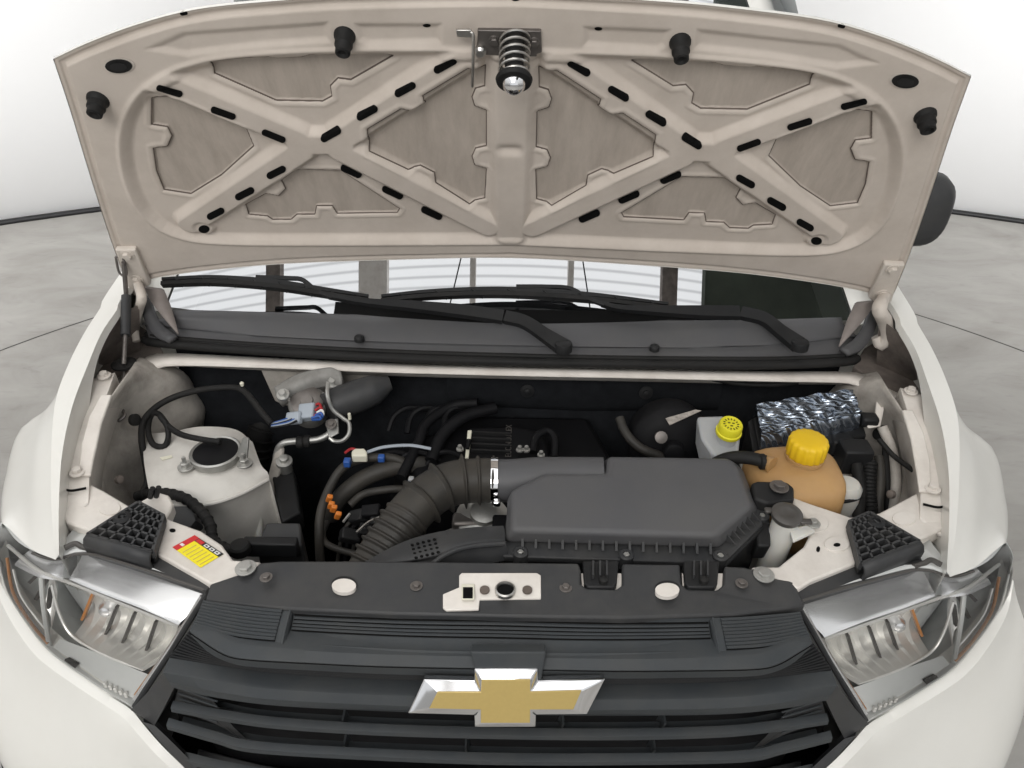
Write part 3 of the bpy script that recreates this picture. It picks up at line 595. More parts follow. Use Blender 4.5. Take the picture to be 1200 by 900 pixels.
# latch striker group
lp = [hw(*hxt(*p), .006) for p in ((560, 32), (634, 33), (635, 58), (629, 60), (629, 63), (566, 61), (559, 58))]
prism('latch_plate', lp, -HN*.006, 'dark_steel', hood, bevel=.001)
for a, b in ((579, 44), (626, 46)): bolt('bolt', hw(*hxt(a, b), .005), .0055, .006, 'dark_steel', hood, ax=HN, washer=1.35)
p0 = hw(*hxt(603.5, 41), .006); ax = nrm(HN*.85+V(0, 0, -.3)); L_ = .062
e1, e2, e3 = basis(ax)
sp_ = [p0+e3*(L_*.92*k/120)+(.0185-.004*k/120*0)*(math.cos(k/120*2*math.pi*5.5)*e1+math.sin(k/120*2*math.pi*5.5)*e2) for k in range(121)]
tube('latch_spring', sp_, .0019, 'steel', hood, n=8, smooth=False)
lathe('striker_pin', [(.012, 0), (.012, L_*.9), (.022, L_*.92), (.0235, L_*.97), (.022, L_*1.04), (.018, L_*1.07)], p0, 'rubber', hood, ax=ax, n=28)
lathe('striker_tip', [(.0150, L_*1.06), (.0135, L_*1.16), (.009, L_*1.25), (.004, L_*1.29)], p0, 'chrome', hood, ax=ax, n=24)
prism('latch_tab', [hw(*hxt(*p), .014) for p in ((535, 27), (553, 27), (553, 36), (536, 35))], -HN*.004, 'steel', hood, bevel=.001)
tube('latch_lever', [hw(*hxt(a, b), h) for a, b, h in ((552, 30, .012), (555, 34, .014), (555, 62, .018), (555, 70, .016), (554, 93, .014))], .0022, 'steel', hood, n=8)
lathe('lever_pivot', [(.008, 0), (.008, .007), (.005, .010)], hw(*hxt(563, 55), .004), 'steel', hood, ax=HN, n=16)
# hinges
def hinge(s, q, side):
    hg = prism('hood_hinge', [q(hw(*hxt(*p), .010)) for p in ((136, 288), (160, 288), (178, 329), (168, 334), (163, 345), (152, 336), (145, 312))], -HN*.012, 'dusty_paint', hood, bevel=.003)
    for a, b in ((151, 293), (162, 322)): bolt('hinge_bolt', q(hw(*hxt(a, b), .009)), .008, .009, 'dusty_paint', hood, ax=HN, washer=1.5)
    pts = [q(hw(*hxt(158, 325), .006)), q(W(163, 345, 1.075)), q(W(157, 358, 1.045)), q(W(153, 375, 1.01)), q(W(160, 388, .985)), q(W(166, 378, 1.0))] if s == -1 else [q(hw(*hxt(160, 326), .002)), q(W(166, 348, 1.065)), q(W(163, 362, 1.03)), q(W(158, 385, .985)), q(W(160, 400, .965))]
    tube('hinge_arm', pts, [.010, .013, .014, .013, .010] if s == -1 else [.008, .009, .009, .008, .007], 'dusty_paint', hood, n=10)
sided(hinge)
# lift rod on the sticker side
r0 = hw(*hxt(147, 301), .012); r1 = W(148, 347, 1.062); r2 = W(147, 393, 1.015); r3 = W(145, 427, .98)
rod = tube('hood_rod', [r0, r1, r2, r3], .0042, 'dark_steel', car, smooth=False, n=10, label='thin hood support rod with grey sleeve')
tube('rod_sleeve', [r1, r2], .0088, 'dark_plastic', rod, n=14, smooth=False)
lathe('rod_grommet', [(.022, -.003), (.022, .001), (.014, .004), (.006, .005)], W(145, 426, .972), 'rubber', rod, n=20)
tube('rod_hook', Ws([(145, 427, .97), (145, 440, .955), (137, 458, .935), (135, 472, .925), (143, 480, .92), (146, 487, .915), (138, 493, .91), (134, 487, .912)]), .0032, 'dark_steel', rod, n=8)
tube('rod_loop', [r0+V(-.012, 0, .01), r0+V(-.014, 0, -.02), r0+V(-.006, 0, -.028), r0+V(0, 0, -.02), r0+V(0, 0, .01), r0+V(-.012, 0, .01)], .0022, 'dark_steel', rod, n=8)

# ------------------------------------------------------------------ front: radiator cover, grille, badge
def sym(l):
    """left-half rows (ending on the centre line) -> full row of 3D points, mirrored about the car's centre plane"""
    a = [W(*p) for p in l]; a[-1] = V(0, a[-1][1], a[-1][2]); return a+[mx(p) for p in a[-2::-1]]
cov_f = [(240, 702, .925), (262, 706, .93), (330, 713, .938), (460, 719, .945), (594, 721, .947)]
cl = [W(*p) for p in [(240, 704, .925), (246, 684, .93), (276, 674, .935), (296, 668, .94), (304, 659, .945), (330, 657, .95), (420, 657, .955), (540, 658, .957), (678, 659.5, .957), (681, 668, .956), (681, 684, .953), (688, 689, .952), (722, 690, .952), (729, 685, .953), (729, 660, .957), (797, 661, .955), (799, 684, .951), (806, 690, .95), (840, 691, .95), (847, 685, .951), (849, 663, .953), (872, 664, .947), (884, 670, .94), (905, 677, .935), (930, 681, .93), (944, 709, .925), (920, 713, .931), (860, 720, .938), (730, 724, .945), (594, 722, .947), (460, 719, .945), (330, 713, .938), (262, 706, .93)]]
cover = prism('radiator_cover', cl, (0, 0, -.014), 'dark_plastic', car, bevel=.003, label='black plastic cover over the radiator with latch opening')
# white striker plate showing through the opening, with holes
pl = [(519, 700), (519, 696), (538, 688), (538, 674), (541, 671), (629, 671), (634, 674), (634, 701), (562, 702), (561, 714), (523, 715), (519, 712)]
lt = prism('striker_plate', [W(a, b, .9575-.0002*(b-671)) for a, b in pl], (0, 0, -.004), 'bay_paint', cover, bevel=.0012)
for a, b, r_ in ((568, 691, .0065), (618, 691, .0065)): lathe('plate_hole', [(r_, -.002), (r_, .0008)], W(a, b, .956), 'gap_dark', cover, n=18)
lathe('striker_socket', [(.0135, -.002), (.0135, .003), (.0115, .0045), (.0105, .0015), (.009, -.001)], W(592, 692, .9555), 'steel', cover, n=26)
lathe('socket_hole', [(.0098, -.002), (.0098, .0012)], W(592, 692, .957), 'void', cover, n=24)
prism('plate_slot', [W(a, b, .9575) for a, b in ((542.5, 688), (554, 688), (554, 701), (542.5, 701))], (0, 0, -.003), 'void', cover, bevel=0)
prism('slot_rim', [W(a, b, .957) for a, b in ((541, 684), (556, 684), (556, 702), (541, 702))], (0, 0, -.003), 'cream_plastic', cover, bevel=.001)
for a, b in ((403, 685), (782, 690)):
    for nm, dx_, rx_, ry_, zz, mm_ in (('hole_rim_shadow', -.6, 14.8, 9.2, .9513+.0012*(a > 600), 'black_plastic'), ('access_hole', 1.2, 14.2, 8.2, .9518+.0012*(a > 600), 'bay_paint')):
        prism(nm, [W(a+rx_*math.cos(t), b+dx_+ry_*math.sin(t), zz) for t in np.linspace(0, 2*math.pi, 28, endpoint=False)], (0, 0, -.006), mm_, cover, bevel=0)  # dark disc peeking out above paints the shadow of the hole's upper edge
for a, b in ((312, 677), (488, 687), (663, 689), (869, 684)):
    bolt('cover_clip', W(a, b, .951), .005, .005, 'dark_steel', cover, washer=1.7)
for a, b in ((288, 666), (895, 674)):
    bolt('frame_bolt', W(a, b, .943), .009, .007, 'aluminium', cover, washer=1.6)
# grille shell behind the bars
gr_rows = {
 'r0': [(240, 704, .922), (262, 707, .927), (330, 714, .934), (460, 720, .941), (594, 722, .943)],
 'r1': [(226, 737, .914), (262, 747, .916), (300, 753, .918), (400, 760, .919), (500, 765, .920), (594, 767, .920)],
 'r2': [(228, 746, .90), (250, 768, .885), (300, 783, .878), (450, 791, .876), (594, 794, .875)],
 'r3': [(191, 788, .862), (270, 801, .862), (325, 808, .862), (450, 815, .862), (594, 818, .862)],
 'r4': [(203, 806, .838), (250, 817, .836), (325, 827, .835), (450, 832, .834), (594, 836, .834)],
 'r5': [(200, 830, .80), (255, 840, .80), (325, 850, .80), (450, 858, .80), (594, 862, .80)],
 'r6': [(195, 850, .77), (250, 866, .765), (300, 878, .762), (450, 887, .762), (594, 892, .762)],
 'r7': [(215, 890, .71), (265, 902, .715), (330, 912, .715), (450, 918, .715), (594, 922, .715)],
 'r8': [(240, 930, .66), (300, 945, .66), (450, 955, .66), (594, 958, .66)]}
S = {k: sym(l) for k, l in gr_rows.items()}
dn = lambda R_, dy, dz: [p+V(0, dy, dz) for p in R_]
gv = join(loft_geo([dn(S['r1'], .035, 0), dn(S['r2'], .035, 0), dn(S['r3'], .022, 0), dn(S['r4'], .05, 0), dn(S['r5'], .05, 0), dn(S['r6'], .06, 0), dn(S['r7'], .06, 0), dn(S['r8'], .06, 0)], 70))
grille = obj('grille', *gv, 'engine_black', car, solid=.004, label='dark grille with curved horizontal bars')
# upper ridged slope with the sunken middle
def rowmix(a, b, t, n_=161): return cr(a, n_)*(1-t)+cr(b, n_)*t
def rib_tube(name, P, r_, m='grille_plastic', sub=None):
    tube(name, P, r_, m, grille, n=6, smooth=False)
xc = abs(W(338, 714, .935)[0]); _r0 = rowmix(S['r0'], S['r1'], 0); i0 = int(np.argmax(_r0[:, 0] >= -xc)); i1 = 160-i0
TS = (0, .03, .12, .30, .52, .80, .93, 1); DR = (0, -.006, -.0095, -.0105, -.0095, -.0045, -.0005, 0)
def cdrop(t): return float(np.interp(t, TS, DR))
cen = [[p+V(0, 0, cdrop(t)) for p in rowmix(S['r0'], S['r1'], t)[i0:i1+1]] for t in TS]
top = obj('grille_top', *loft_geo(cen+[dn(list(cen[-1]), .03, -.01)], 80), 'grille_plastic', grille, angle=30)
for sgn in (-1, 1):
    sl_ = slice(0, i0+1) if sgn < 0 else slice(i1, 161); ie = i0 if sgn < 0 else i1
    ends = [[p+V(0, 0, .0015*math.sin(math.pi*t)) for p in rowmix(S['r0'], S['r1'], t)[sl_]] for t in np.linspace(0, 1, 6)]
    obj('grille_top_end', *loft_geo(ends+[dn(list(ends[-1]), .03, -.01)], 24), 'grille_plastic', grille, angle=30)
    e_up = [rowmix(S['r0'], S['r1'], t)[ie]+V(0, 0, .0015*math.sin(math.pi*t)) for t in np.linspace(0, 1, 12)]; e_dn = [rowmix(S['r0'], S['r1'], t)[ie]+V(-sgn*.004, 0, cdrop(t)-.001) for t in np.linspace(0, 1, 12)]
    obj('recess_edge', *loft_geo([e_up, e_dn], 12), 'grille_plastic', grille, solid=.001); tube('recess_lip', [p+V(0, 0, .0006) for p in e_up], .0016, 'grille_plastic', grille, n=6)
    for k_ in range(9):
        t = .07+.10*k_; P = list(rowmix(S['r0'], S['r1'], t)[sl_]); P = P[:-2] if sgn < 0 else P[2:]
        rib_tube('end_ridge', [p+V(0, -.0005, .0022) for p in P], .0022); rib_tube('end_gap', [p*.5+q_*.5+V(0, 0, .0012) for p, q_ in zip(P, (rowmix(S['r0'], S['r1'], t+.10)[sl_][:-2] if sgn < 0 else rowmix(S['r0'], S['r1'], t+.10)[sl_][2:]))], .0013, 'void')
for t in (.10, .20, .30, .40): rib_tube('ridge', [p+V(0, 0, cdrop(t)+.0008) for p in rowmix(S['r0'], S['r1'], t)[i0+1:i1]], .0020)
for t in (.05, .15, .25, .35, .45): rib_tube('ridge_gap', [p+V(0, 0, cdrop(t)+.0008) for p in rowmix(S['r0'], S['r1'], t)[i0+1:i1]], .0013, 'void')
def gbar(name, rows_, nu=90, m='grille_plastic', par=None, ang=30):
    return obj(name, *loft_geo(rows_, nu), m, par or grille, angle=ang)
bevelrow = lambda a, b, t: [p*(1-t)+q*t for p, q in zip(cr(a, 61), cr(b, 61))]
# bar A
Aup = sym([(222, 739, .919), (248, 740, .921), (268, 751, .920), (292, 757, .920), (350, 762, .920), (450, 767, .920), (594, 770, .920)])
Amid = sym([(224, 742, .915), (234, 749, .914), (263, 767, .912), (292, 773, .912), (360, 777, .912), (450, 781, .912), (594, 784, .912)])
Alo = sym([(224, 745, .911), (245, 765, .900), (270, 777, .895), (300, 782, .894), (370, 786, .893), (450, 790, .893), (594, 793.5, .893)])
gbar('grille_bar', [dn(Aup, .03, -.002), dn(Aup, .003, .0), Aup, dn(Amid, 0, .001), dn(Amid, .0003, -.001), Alo, dn(Alo, .004, -.003), dn(Alo, .03, -.003)])
tube('bar_groove', [p+V(0, -.0012, .0003) for p in cr(Amid, 100)], .0007, 'void', grille, n=5, smooth=False)
# ridged recess between A and C
for k_ in range(13):
    t = (k_+.7)/13.2; rib_tube('recess_ridge', [p+V(0, .024, 0) for p in rowmix(Alo, S['r3'], t)], .0019, 'black_plastic')
gbar('grille_recess', [dn(Alo, .028, 0), dn(S['r3'], .026, 0)], m='engine_black')
Cup, Clo = S['r3'], S['r4']; Cmd = sym([(198, 799, .851), (262, 812, .851), (325, 820, .851), (450, 826.5, .851), (594, 830, .851)])
gbar('grille_bar', [dn(Cup, .03, .0), dn(Cup, .003, .001), Cup, Cmd, dn(Cmd, 0, -.0015), Clo, dn(Clo, .004, -.003), dn(Clo, .04, -.003)])
def thin(rowname, th, depth=.010, off=0):
    u_ = dn(S[rowname], off, 0); l_ = dn(u_, -.001, -th)
    gbar('grille_bar', [dn(u_, depth, .002), dn(u_, .004, .0015), u_, l_, dn(l_, .006, -.002), dn(l_, depth, .004)])
thin('r5', .007); thin('r6', .008); thin('r7', .009)
mid = rowmix(S['r4'], S['r5'], .45); gbar('grille_bar', [dn(mid, .024, .001), dn(mid, .014, 0), dn(mid, .015, -.004), dn(mid, .024, -.003)])
for t in (.45,):
    for ra, rb in (('r5', 'r6'), ('r6', 'r7')):
        mid = rowmix(S[ra], S[rb], t); gbar('grille_slat', [dn(mid, .036, .001), dn(mid, .028, 0), dn(mid, .029, -.004), dn(mid, .036, -.003)])
for a, b in ((400, 862), (402, 888), (660, 864), (780, 862), (768, 893), (545, 893)):
    p = W(a, b, .785 if b < 880 else .74); obj('grille_strut', *bar_geo(p+V(0, .02, .012), p+V(.006 if a < 594 else -.006, .02, -.012), .003, .02, (0, 1, 0)), 'grille_plastic', grille)
obj('grille_shroud', *loft_geo([[V(x, -.02+.12*x*x, z) for x in np.linspace(-.56, .56, 9)] for z in (.90, .75, .45)], 20), 'engine_black', grille)
# filled corner panels and side cheeks
for s, q in ((1, lambda p: V(p)), (-1, mx)):
    loft('grille_cheek', [[q(W(*p)) for p in ((191, 788, .862), (172, 812, .80), (153, 832, .745))], [q(W(*p)) for p in ((204, 806, .838), (192, 830, .79), (181, 850, .745))], [q(W(*p)+V(.01, .05, 0)) for p in ((204, 806, .838), (192, 830, .79), (181, 850, .745))]], 'dark_plastic', grille, nu=12, angle=25)
    loft('grille_corner', [[q(W(*p)+V(0, .012, 0)) for p in ((206, 812, .825), (240, 826, .818), (252, 838, .805))], [q(W(*p)+V(0, .02, 0)) for p in ((198, 838, .775), (235, 853, .773), (268, 868, .768))], [q(W(*p)+V(0, .022, 0)) for p in ((200, 850, .765), (250, 868, .76), (300, 900, .71))]], 'dark_plastic', grille, nu=12)
    loft('grille_rim', [[q(W(*p)) for p in ((181, 850, .745), (200, 868, .735), (232, 900, .70), (262, 930, .665))], [q(W(*p)) for p in ((168, 846, .748), (190, 872, .73), (222, 905, .692), (252, 935, .655))], [q(W(*p)+V(-.012, .03, -.01)) for p in ((168, 846, .748), (190, 872, .73), (222, 905, .692), (252, 935, .655))]], 'dark_plastic', grille, nu=16, angle=25)
    for k_ in range(5):
        P = [q(W(206+a, 814+6*k_+a*.35, .822-.011*k_)+V(0, .010, 0)) for a in (0, 22, 46)]; rib_tube('corner_ridge', P, .0013, 'grille_plastic')
# badge
bc = W(594, 818, .862)+V(0, -.034, 0); bn = nrm(V(0, -math.cos(math.radians(24)), math.sin(math.radians(24))))
bp_ = lambda a, b, o_=0: onplane(a, b, bc+bn*o_, bn)
outl = [(496.7, 796.5), (556, 798), (556, 784), (630, 784), (630, 798), (709, 796), (688, 837), (628, 837.5), (627.5, 852), (556.5, 852), (556, 838), (478, 836)]
inl = [(511.7, 810.7), (563, 811), (564, 796), (622, 796), (621.7, 810.7), (682.7, 809), (673, 832), (621.7, 832), (621.5, 848), (563, 848), (563, 832), (501.7, 830.7)]
inl2 = [(a+(590-a)*.0, b) for a, b in inl]
badge = frustum('badge', [bp_(*p) for p in inl], [bp_(*p, -.007) for p in outl], 'chrome', car, bevel=.0012, angle=20, label='gold bowtie badge with chrome rim')
prism('badge_base', [bp_(*p, -.0065) for p in outl], -bn*.012, 'chrome', badge, bevel=.001)
cxy = V(592, 821); prism('gold_inlay', [bp_(*(V(p)+(cxy-V(p))*V(.012, .02)), .0012) for p in inl], -bn*.003, 'gold', badge, bevel=.0008)
prism('badge_mount', [bp_(*p, -.010) for p in ((551, 764), (640, 764), (634, 800), (560, 800))], -bn*.02, 'grille_plastic', badge, bevel=.002)

# ------------------------------------------------------------------ headlights and front bumper
LT = [(1, 613, .880), (22, 638, .898), (62, 655, .915), (100, 648, .924), (160, 664, .924), (240, 691, .918)]
LB = [(-4, 650, .845), (8, 697, .802), (48, 756, .768), (100, 796, .755), (152, 829, .742)]
LI = [(152, 829, .742), (202, 752, .835), (240, 691, .918)]
LO = [(-4, 650, .845), (-3, 630, .862), (1, 613, .880)]
NLU, NLV = 49, 25
LG = coons(Ws(LB), Ws(LT), Ws(LO), Ws(LI), NLU, NLV)
# bulge outward a little
du = np.gradient(LG, axis=1); dv_ = np.gradient(LG, axis=0); LN = np.cross(du, dv_); LN /= np.linalg.norm(LN, axis=2)[:, :, None]
if LN[12, 30][1] > 0: LN = -LN
uu = np.linspace(0, 1, NLU)[None, :, None]; vv_ = np.linspace(0, 1, NLV)[:, None, None]
LG = LG+LN*.022*np.sin(np.pi*vv_)*np.sin(np.pi*np.clip(uu, .02, 1))**.5
def lat(u_, v_, d=0):
    i = np.clip(v_*(NLV-1), 0, NLV-1.001); j = np.clip(u_*(NLU-1), 0, NLU-1.001); a, b = int(i), int(j); fa, fb = i-a, j-b
    g = lambda X: (X[a, b]*(1-fa)*(1-fb)+X[a+1, b]*fa*(1-fb)+X[a, b+1]*(1-fa)*fb+X[a+1, b+1]*fa*fb)
    return g(LG)-d*nrm(g(LN))
# (u, v) of a photo pixel on the lamp surface
PXG = np.array([[(lambda d: (600+FPX*d.dot(_R)/d.dot(_f), 450-FPX*d.dot(_U)/d.dot(_f)))(LG[i, j]-CAM) for j in range(NLU)] for i in range(NLV)])
def luv(px, py):
    u_, v_ = .5, .5
    for _ in range(25):
        def pp(u1, v1):
            d = lat(u1, v1)-CAM; return V(600+FPX*d.dot(_R)/d.dot(_f), 450-FPX*d.dot(_U)/d.dot(_f))
        e_ = 1e-2; p = pp(u_, v_); J = np.stack([(pp(min(u_+e_, .999), v_)-pp(max(u_-e_, 0), v_))/(min(u_+e_, .999)-max(u_-e_, 0)), (pp(u_, min(v_+e_, .999))-pp(u_, max(v_-e_, 0)))/(min(v_+e_, .999)-max(v_-e_, 0))], 1)
        st = np.linalg.solve(J+1e-9*np.eye(2), V(px, py)-p); u_ = float(np.clip(u_+st[0]*.7, 0, 1)); v_ = float(np.clip(v_+st[1]*.7, 0, 1))
    return u_, v_
def lp3(px, py, d): return lat(*luv(px, py), d)
_rows = [[(57, 690, .02), (100, 702, .02), (150, 718, .02), (206, 738, .015)], [(60, 706, .055), (102, 720, .06), (150, 738, .06), (198, 752, .042)], [(66, 728, .06), (106, 746, .065), (146, 762, .065), (184, 774, .045)], [(78, 750, .012), (108, 765, .012), (135, 777, .012), (165, 788, .010)]]
_g = np.array([cr(r, 69) for r in _rows]); _g = np.stack([cr(_g[:, j], 16) for j in range(69)], 1)
CHG = []
for i in range(16):
    for j in range(69):
        fl_ = ((j/68*8.5) % 1.0); cut = abs(((i/15*3) % 1.0)-.5)
        CHG.append(lp3(_g[i, j, 0], _g[i, j, 1], _g[i, j, 2]-.013*math.sin(math.pi*i/15)*fl_-.006*cut))
def headlight(s, q, side):
    hp = [[q(lat(u_, v_, .085)) for u_ in np.linspace(0, 1, 25)] for v_ in np.linspace(0, 1, 11)]
    rim = [[q(lat(u_, 0, d)) for u_ in np.linspace(0, 1, 25)] for d in (.002, .085)]; rim2 = [[q(lat(u_, 1, d)) for u_ in np.linspace(0, 1, 25)] for d in (.002, .085)]
    rim3 = [[q(lat(0, v_, d)) for v_ in np.linspace(0, 1, 11)] for d in (.002, .085)]; rim4 = [[q(lat(1, v_, d)) for v_ in np.linspace(0, 1, 11)] for d in (.002, .085)]
    hl = obj('headlight', *join(loft_geo(hp, 25), loft_geo(rim, 25), loft_geo(rim2, 25), loft_geo(rim3, 11), loft_geo(rim4, 11)), 'lamp_grey', car, solid=.003, soff=1, label='clear headlight on the %s side' % ('warning sticker' if s == 1 else 'washer filler'))
    obj('lens', np.array([[q(p) for p in r] for r in LG]).reshape(-1, 3), gridf(NLV, NLU), 'lens_clear', hl)
    def patch(name, pxrows, m, nu=30, nv=0, **k):
        return loft(name, [[q(lp3(a, b, d)) for a, b, d in r] for r in pxrows], m, hl, nu=nu, nv=nv, **k)
    # chrome eyebrow band, convex
    patch('chrome_band', [[(88, 658, .030), (130, 668, .030), (180, 683, .030), (234, 700, .030)], [(84, 668, .018), (125, 680, .018), (175, 697, .018), (228, 713, .018)], [(80, 678, .005), (118, 694, .005), (165, 712, .005), (209, 731, .005)], [(79, 681, .004), (117, 697, .004), (164, 715, .004), (207, 734, .004)]], 'lamp_chrome', nv=14)
    patch('chrome_band', [[(18, 648, .022), (45, 659, .022), (70, 665, .022)], [(14, 660, .006), (42, 673, .006), (72, 678, .006)], [(14, 664, .004), (42, 678, .004), (74, 683, .004)]], 'lamp_chrome', nv=8)
    # bezel rim lines; the amber ones paint reflections along the lamp edge
    def line(name, pts, r_, m): tube(name, [q(lp3(a, b, d)) for a, b, d in pts], r_, m, hl, n=8)
    line('bezel_or_glint_line', [(4, 640, .006), (40, 670, .006), (80, 686, .006), (130, 706, .006), (206, 736, .006)], .0028, 'reflector')
    line('bezel_or_glint_line', [(55, 690, .010), (62, 720, .010), (75, 745, .010), (100, 762, .010), (130, 776, .010), (163, 788, .010)], .0022, 'reflector')
    line('bezel_or_glint_line', [(40, 672, .010), (44, 710, .010), (52, 760, .008)], .0038, 'lamp_grey')
    line('bezel_or_glint_line', [(236, 700, .004), (206, 745, .004), (154, 822, .004)], .0030, 'lamp_chrome')
    line('bezel_or_glint_line', [(231, 704, .008), (202, 748, .008), (152, 818, .008)], .0014, 'amber')
    line('bezel_or_glint_line', [(3, 655, .006), (10, 695, .006), (30, 730, .006), (52, 756, .006)], .0024, 'amber')
    line('bezel_or_glint_line', [(7, 670, .010), (16, 700, .010), (34, 726, .010), (46, 740, .010)], .0020, 'reflector')
    # reflector chamber with tilted facets
    obj('reflector', [q(p) for p in CHG], gridf(16, 69), 'reflector', hl, angle=35)
    for a0, b0, a1, b1, m in ((112, 722, 97, 757, 'lamp_dark'), (134, 730, 119, 765, 'lamp_dark'), (160, 740, 149, 772, 'lamp_dark'), (84, 706, 70, 736, 'amber')):
        P0, P1 = q(lp3(a0, b0, .040)), q(lp3(a1, b1, .040)); obj('reflector_facet', *bar_geo(P0, P1, .0035, .010, (0, -1, .3)), m, hl)
    lathe('bulb', [(.012, -.02), (.012, .0), (.008, .008), (.003, .010)], q(lp3(92, 728, .05)), 'lamp_chrome', hl, ax=(0, -1, .2), n=20)
    patch('lower_shelf', [[(62, 752, .012), (100, 766, .012), (130, 779, .012), (170, 795, .012)], [(58, 760, .006), (96, 787, .006), (125, 805, .006), (152, 820, .006)]], 'lamp_grey', nu=20)
    for a, b in ((122, 803), (128, 806), (134, 809), (140, 812), (146, 815)):
        obj('shelf_stud', *box_geo(q(lp3(a, b, .003)), (.004, .004, .009)), 'reflector', hl)
    prism('shelf_slot', [q(lp3(a, b, .003)) for a, b in ((73, 775), (78, 773), (90, 780), (86, 784))], (0, .003, 0), 'void', hl, bevel=0)
    patch('signal_reflector', [[(10, 660, .035), (24, 670, .04), (38, 680, .03)], [(16, 690, .05), (28, 704, .05), (40, 716, .04)], [(28, 720, .03), (36, 730, .03), (46, 744, .02)]], 'reflector', nu=20, nv=14)
    for a0, b0, a1, b1 in ((36, 684, 20, 710), (40, 700, 36, 722), (28, 676, 12, 690)): obj('signal_facet', *bar_geo(q(lp3(a0, b0, .028)), q(lp3(a1, b1, .028)), .005, .006, (0, -1, .3)), 'lamp_dark', hl)
    # dark top flange of the lamp housing and bracket
    tube('lamp_gasket', [q(lat(u_, 1, -.001)) for u_ in np.linspace(.32, 1, 12)], .0022, 'lamp_dark', hl, n=8)
    tube('lamp_gasket', [q(lat(1, v_, .004)+V(.004, 0, 0)) for v_ in np.linspace(0, 1, 10)], .0045, 'dark_plastic', hl, n=8)
    prism('lamp_bracket', [q(W(*p)) for p in ((96, 641, .922), (104, 628, .922), (150, 640, .922), (190, 640, .922), (250, 683, .922), (241, 692, .920), (170, 667, .925), (110, 648, .926))], (0, 0, -.012), 'dark_plastic', hl, bevel=.002)
    tube('bracket_ridge', [q(W(*p)) for p in ((76, 642, .926), (88, 637, .928), (96, 641, .926), (108, 645, .926))], .004, 'lamp_dark', hl, n=8)
sided(headlight)
# bumper corners below the lamps
BT = [lat(u_, 0, -.001) for u_ in np.linspace(0, 1, 9)]
for s, q in ((1, lambda p: V(p)), (-1, mx)):
    K0 = [p+V(0, .001, -.005) for p in BT]+Ws([(168, 849, .738), (190, 874, .725), (222, 906, .690), (250, 940, .65)])
    Kb = [p+(V(0, .03, .01) if i_ < 8 else V(-.012, .03, -.03)) for i_, p in enumerate(K0)]
    K1 = Ws([(-12, 675, .81), (-8, 720, .765), (25, 785, .725), (70, 820, .715), (110, 848, .708), (146, 880, .695), (180, 915, .67), (240, 970, .60)])
    K05 = [a_*.72+b_*.28+V(0, -.004, .006) for a_, b_ in zip(cr(K0, 40), cr(K1, 40))]
    K2 = Ws([(-34, 760, .68), (-22, 830, .63), (10, 905, .58), (70, 955, .55), (130, 985, .53), (180, 1010, .51), (260, 1040, .47)])
    K3 = [p+V(.0, .02, -.16) for p in K2]
    v, f = loft_geo([[q(p) for p in r] for r in (K05, K1, K2, K3)], 60, 24)
    v2, f2 = loft_geo([[q(p) for p in r] for r in (Kb, K0, K05)], 60)
    obj('bumper_corner', *join((v2, f2), (v, f)), 'white_paint', car, angle=40, label='white bumper corner under the %s headlight' % ('sticker-side' if s == 1 else 'filler-side'))

# ------------------------------------------------------------------ tie bar ends, pads, sticker
tl = [(72, 603), (104, 566), (122, 575), (150, 592), (160, 590), (184, 576), (198, 580), (203, 590), (199, 600), (194, 607), (236, 622), (260, 638), (273, 656), (306, 658), (300, 672), (276, 682), (246, 684), (180, 646), (130, 627), (112, 624), (78, 612)]
tbl = prism('tie_bar', [W(a, b, .930) for a, b in tl], (0, 0, -.022), 'bay_paint', car, bevel=.003, label='white tie bar end with a warning sticker')
tr = [(880, 664), (912, 664), (942, 640), (951, 622), (944, 606), (930, 592), (928, 582), (950, 590), (980, 600), (997, 606), (1030, 601), (1075, 577), (1083, 606), (1106, 609), (1109, 618), (1080, 631), (1012, 656), (950, 681), (936, 690), (905, 676)]
tbr = prism('tie_bar', [W(a, b, .930) for a, b in tr], (0, 0, -.022), 'bay_paint', car, bevel=.003, label='white tie bar end beside the washer filler')
def tdisc(name, par, a, b, rx, ry, m, z=.9306, th=.0012):
    prism(name, [W(a+rx*math.cos(t), b+ry*math.sin(t), z+th) for t in np.linspace(0, 2*math.pi, 24, endpoint=False)], (0, 0, -th-.001), m, par, bevel=.0004)
tdisc('hole', tbl, 202, 621, 3.6, 1.9, 'void'); tdisc('hole', tbr, 981, 638, 4, 2, 'void', z=.9325); tdisc('hole', tbr, 959, 643, 2.2, 3, 'void')
tdisc('pressed_boss', tbr, 981, 637, 15, 8.5, 'bay_paint', th=.0018); tdisc('pressed_boss', tbr, 1060, 607, 14, 8, 'bay_paint', th=.0016); tdisc('pressed_boss', tbl, 128, 595, 13, 8, 'bay_paint', th=.0016)
tdisc('pressed_boss', tbr, 957, 613, 14, 10, 'bay_paint', th=.0016)
Zs = .9312
def stk(name, uv, m, lift=0):
    o4 = [V(202, 641), V(228, 627), V(262, 649), V(235, 665)]   # corners: left, top, right, bottom
    return prism(name, [W(*(o4[0]*(1-u_)*(1-v_)+o4[1]*u_*(1-v_)+o4[2]*u_*v_+o4[3]*(1-u_)*v_), Zs+lift) for u_, v_ in uv], (0, 0, -.0006), m, tbl, bevel=0)
rc = lambda a, b, c, d: [(a, c), (b, c), (b, d), (a, d)]
stk('sticker', rc(0, 1, 0, 1), 'yellow_label'); stk('sticker_header', rc(0, 1, 0, .16), 'red_label', .0003); stk('sticker_panel', rc(.78, 1, .16, 1), 'black_label', .0003)
stk('sticker_mark', rc(.80, .97, .18, .38), 'red_label', .0006)
for v0 in (.44, .62, .80): stk('sticker_mark', rc(.82, .96, v0, v0+.13), 'white_label', .0006); stk('sticker_mark', rc(.86, .92, v0+.03, v0+.09), 'black_label', .0009)
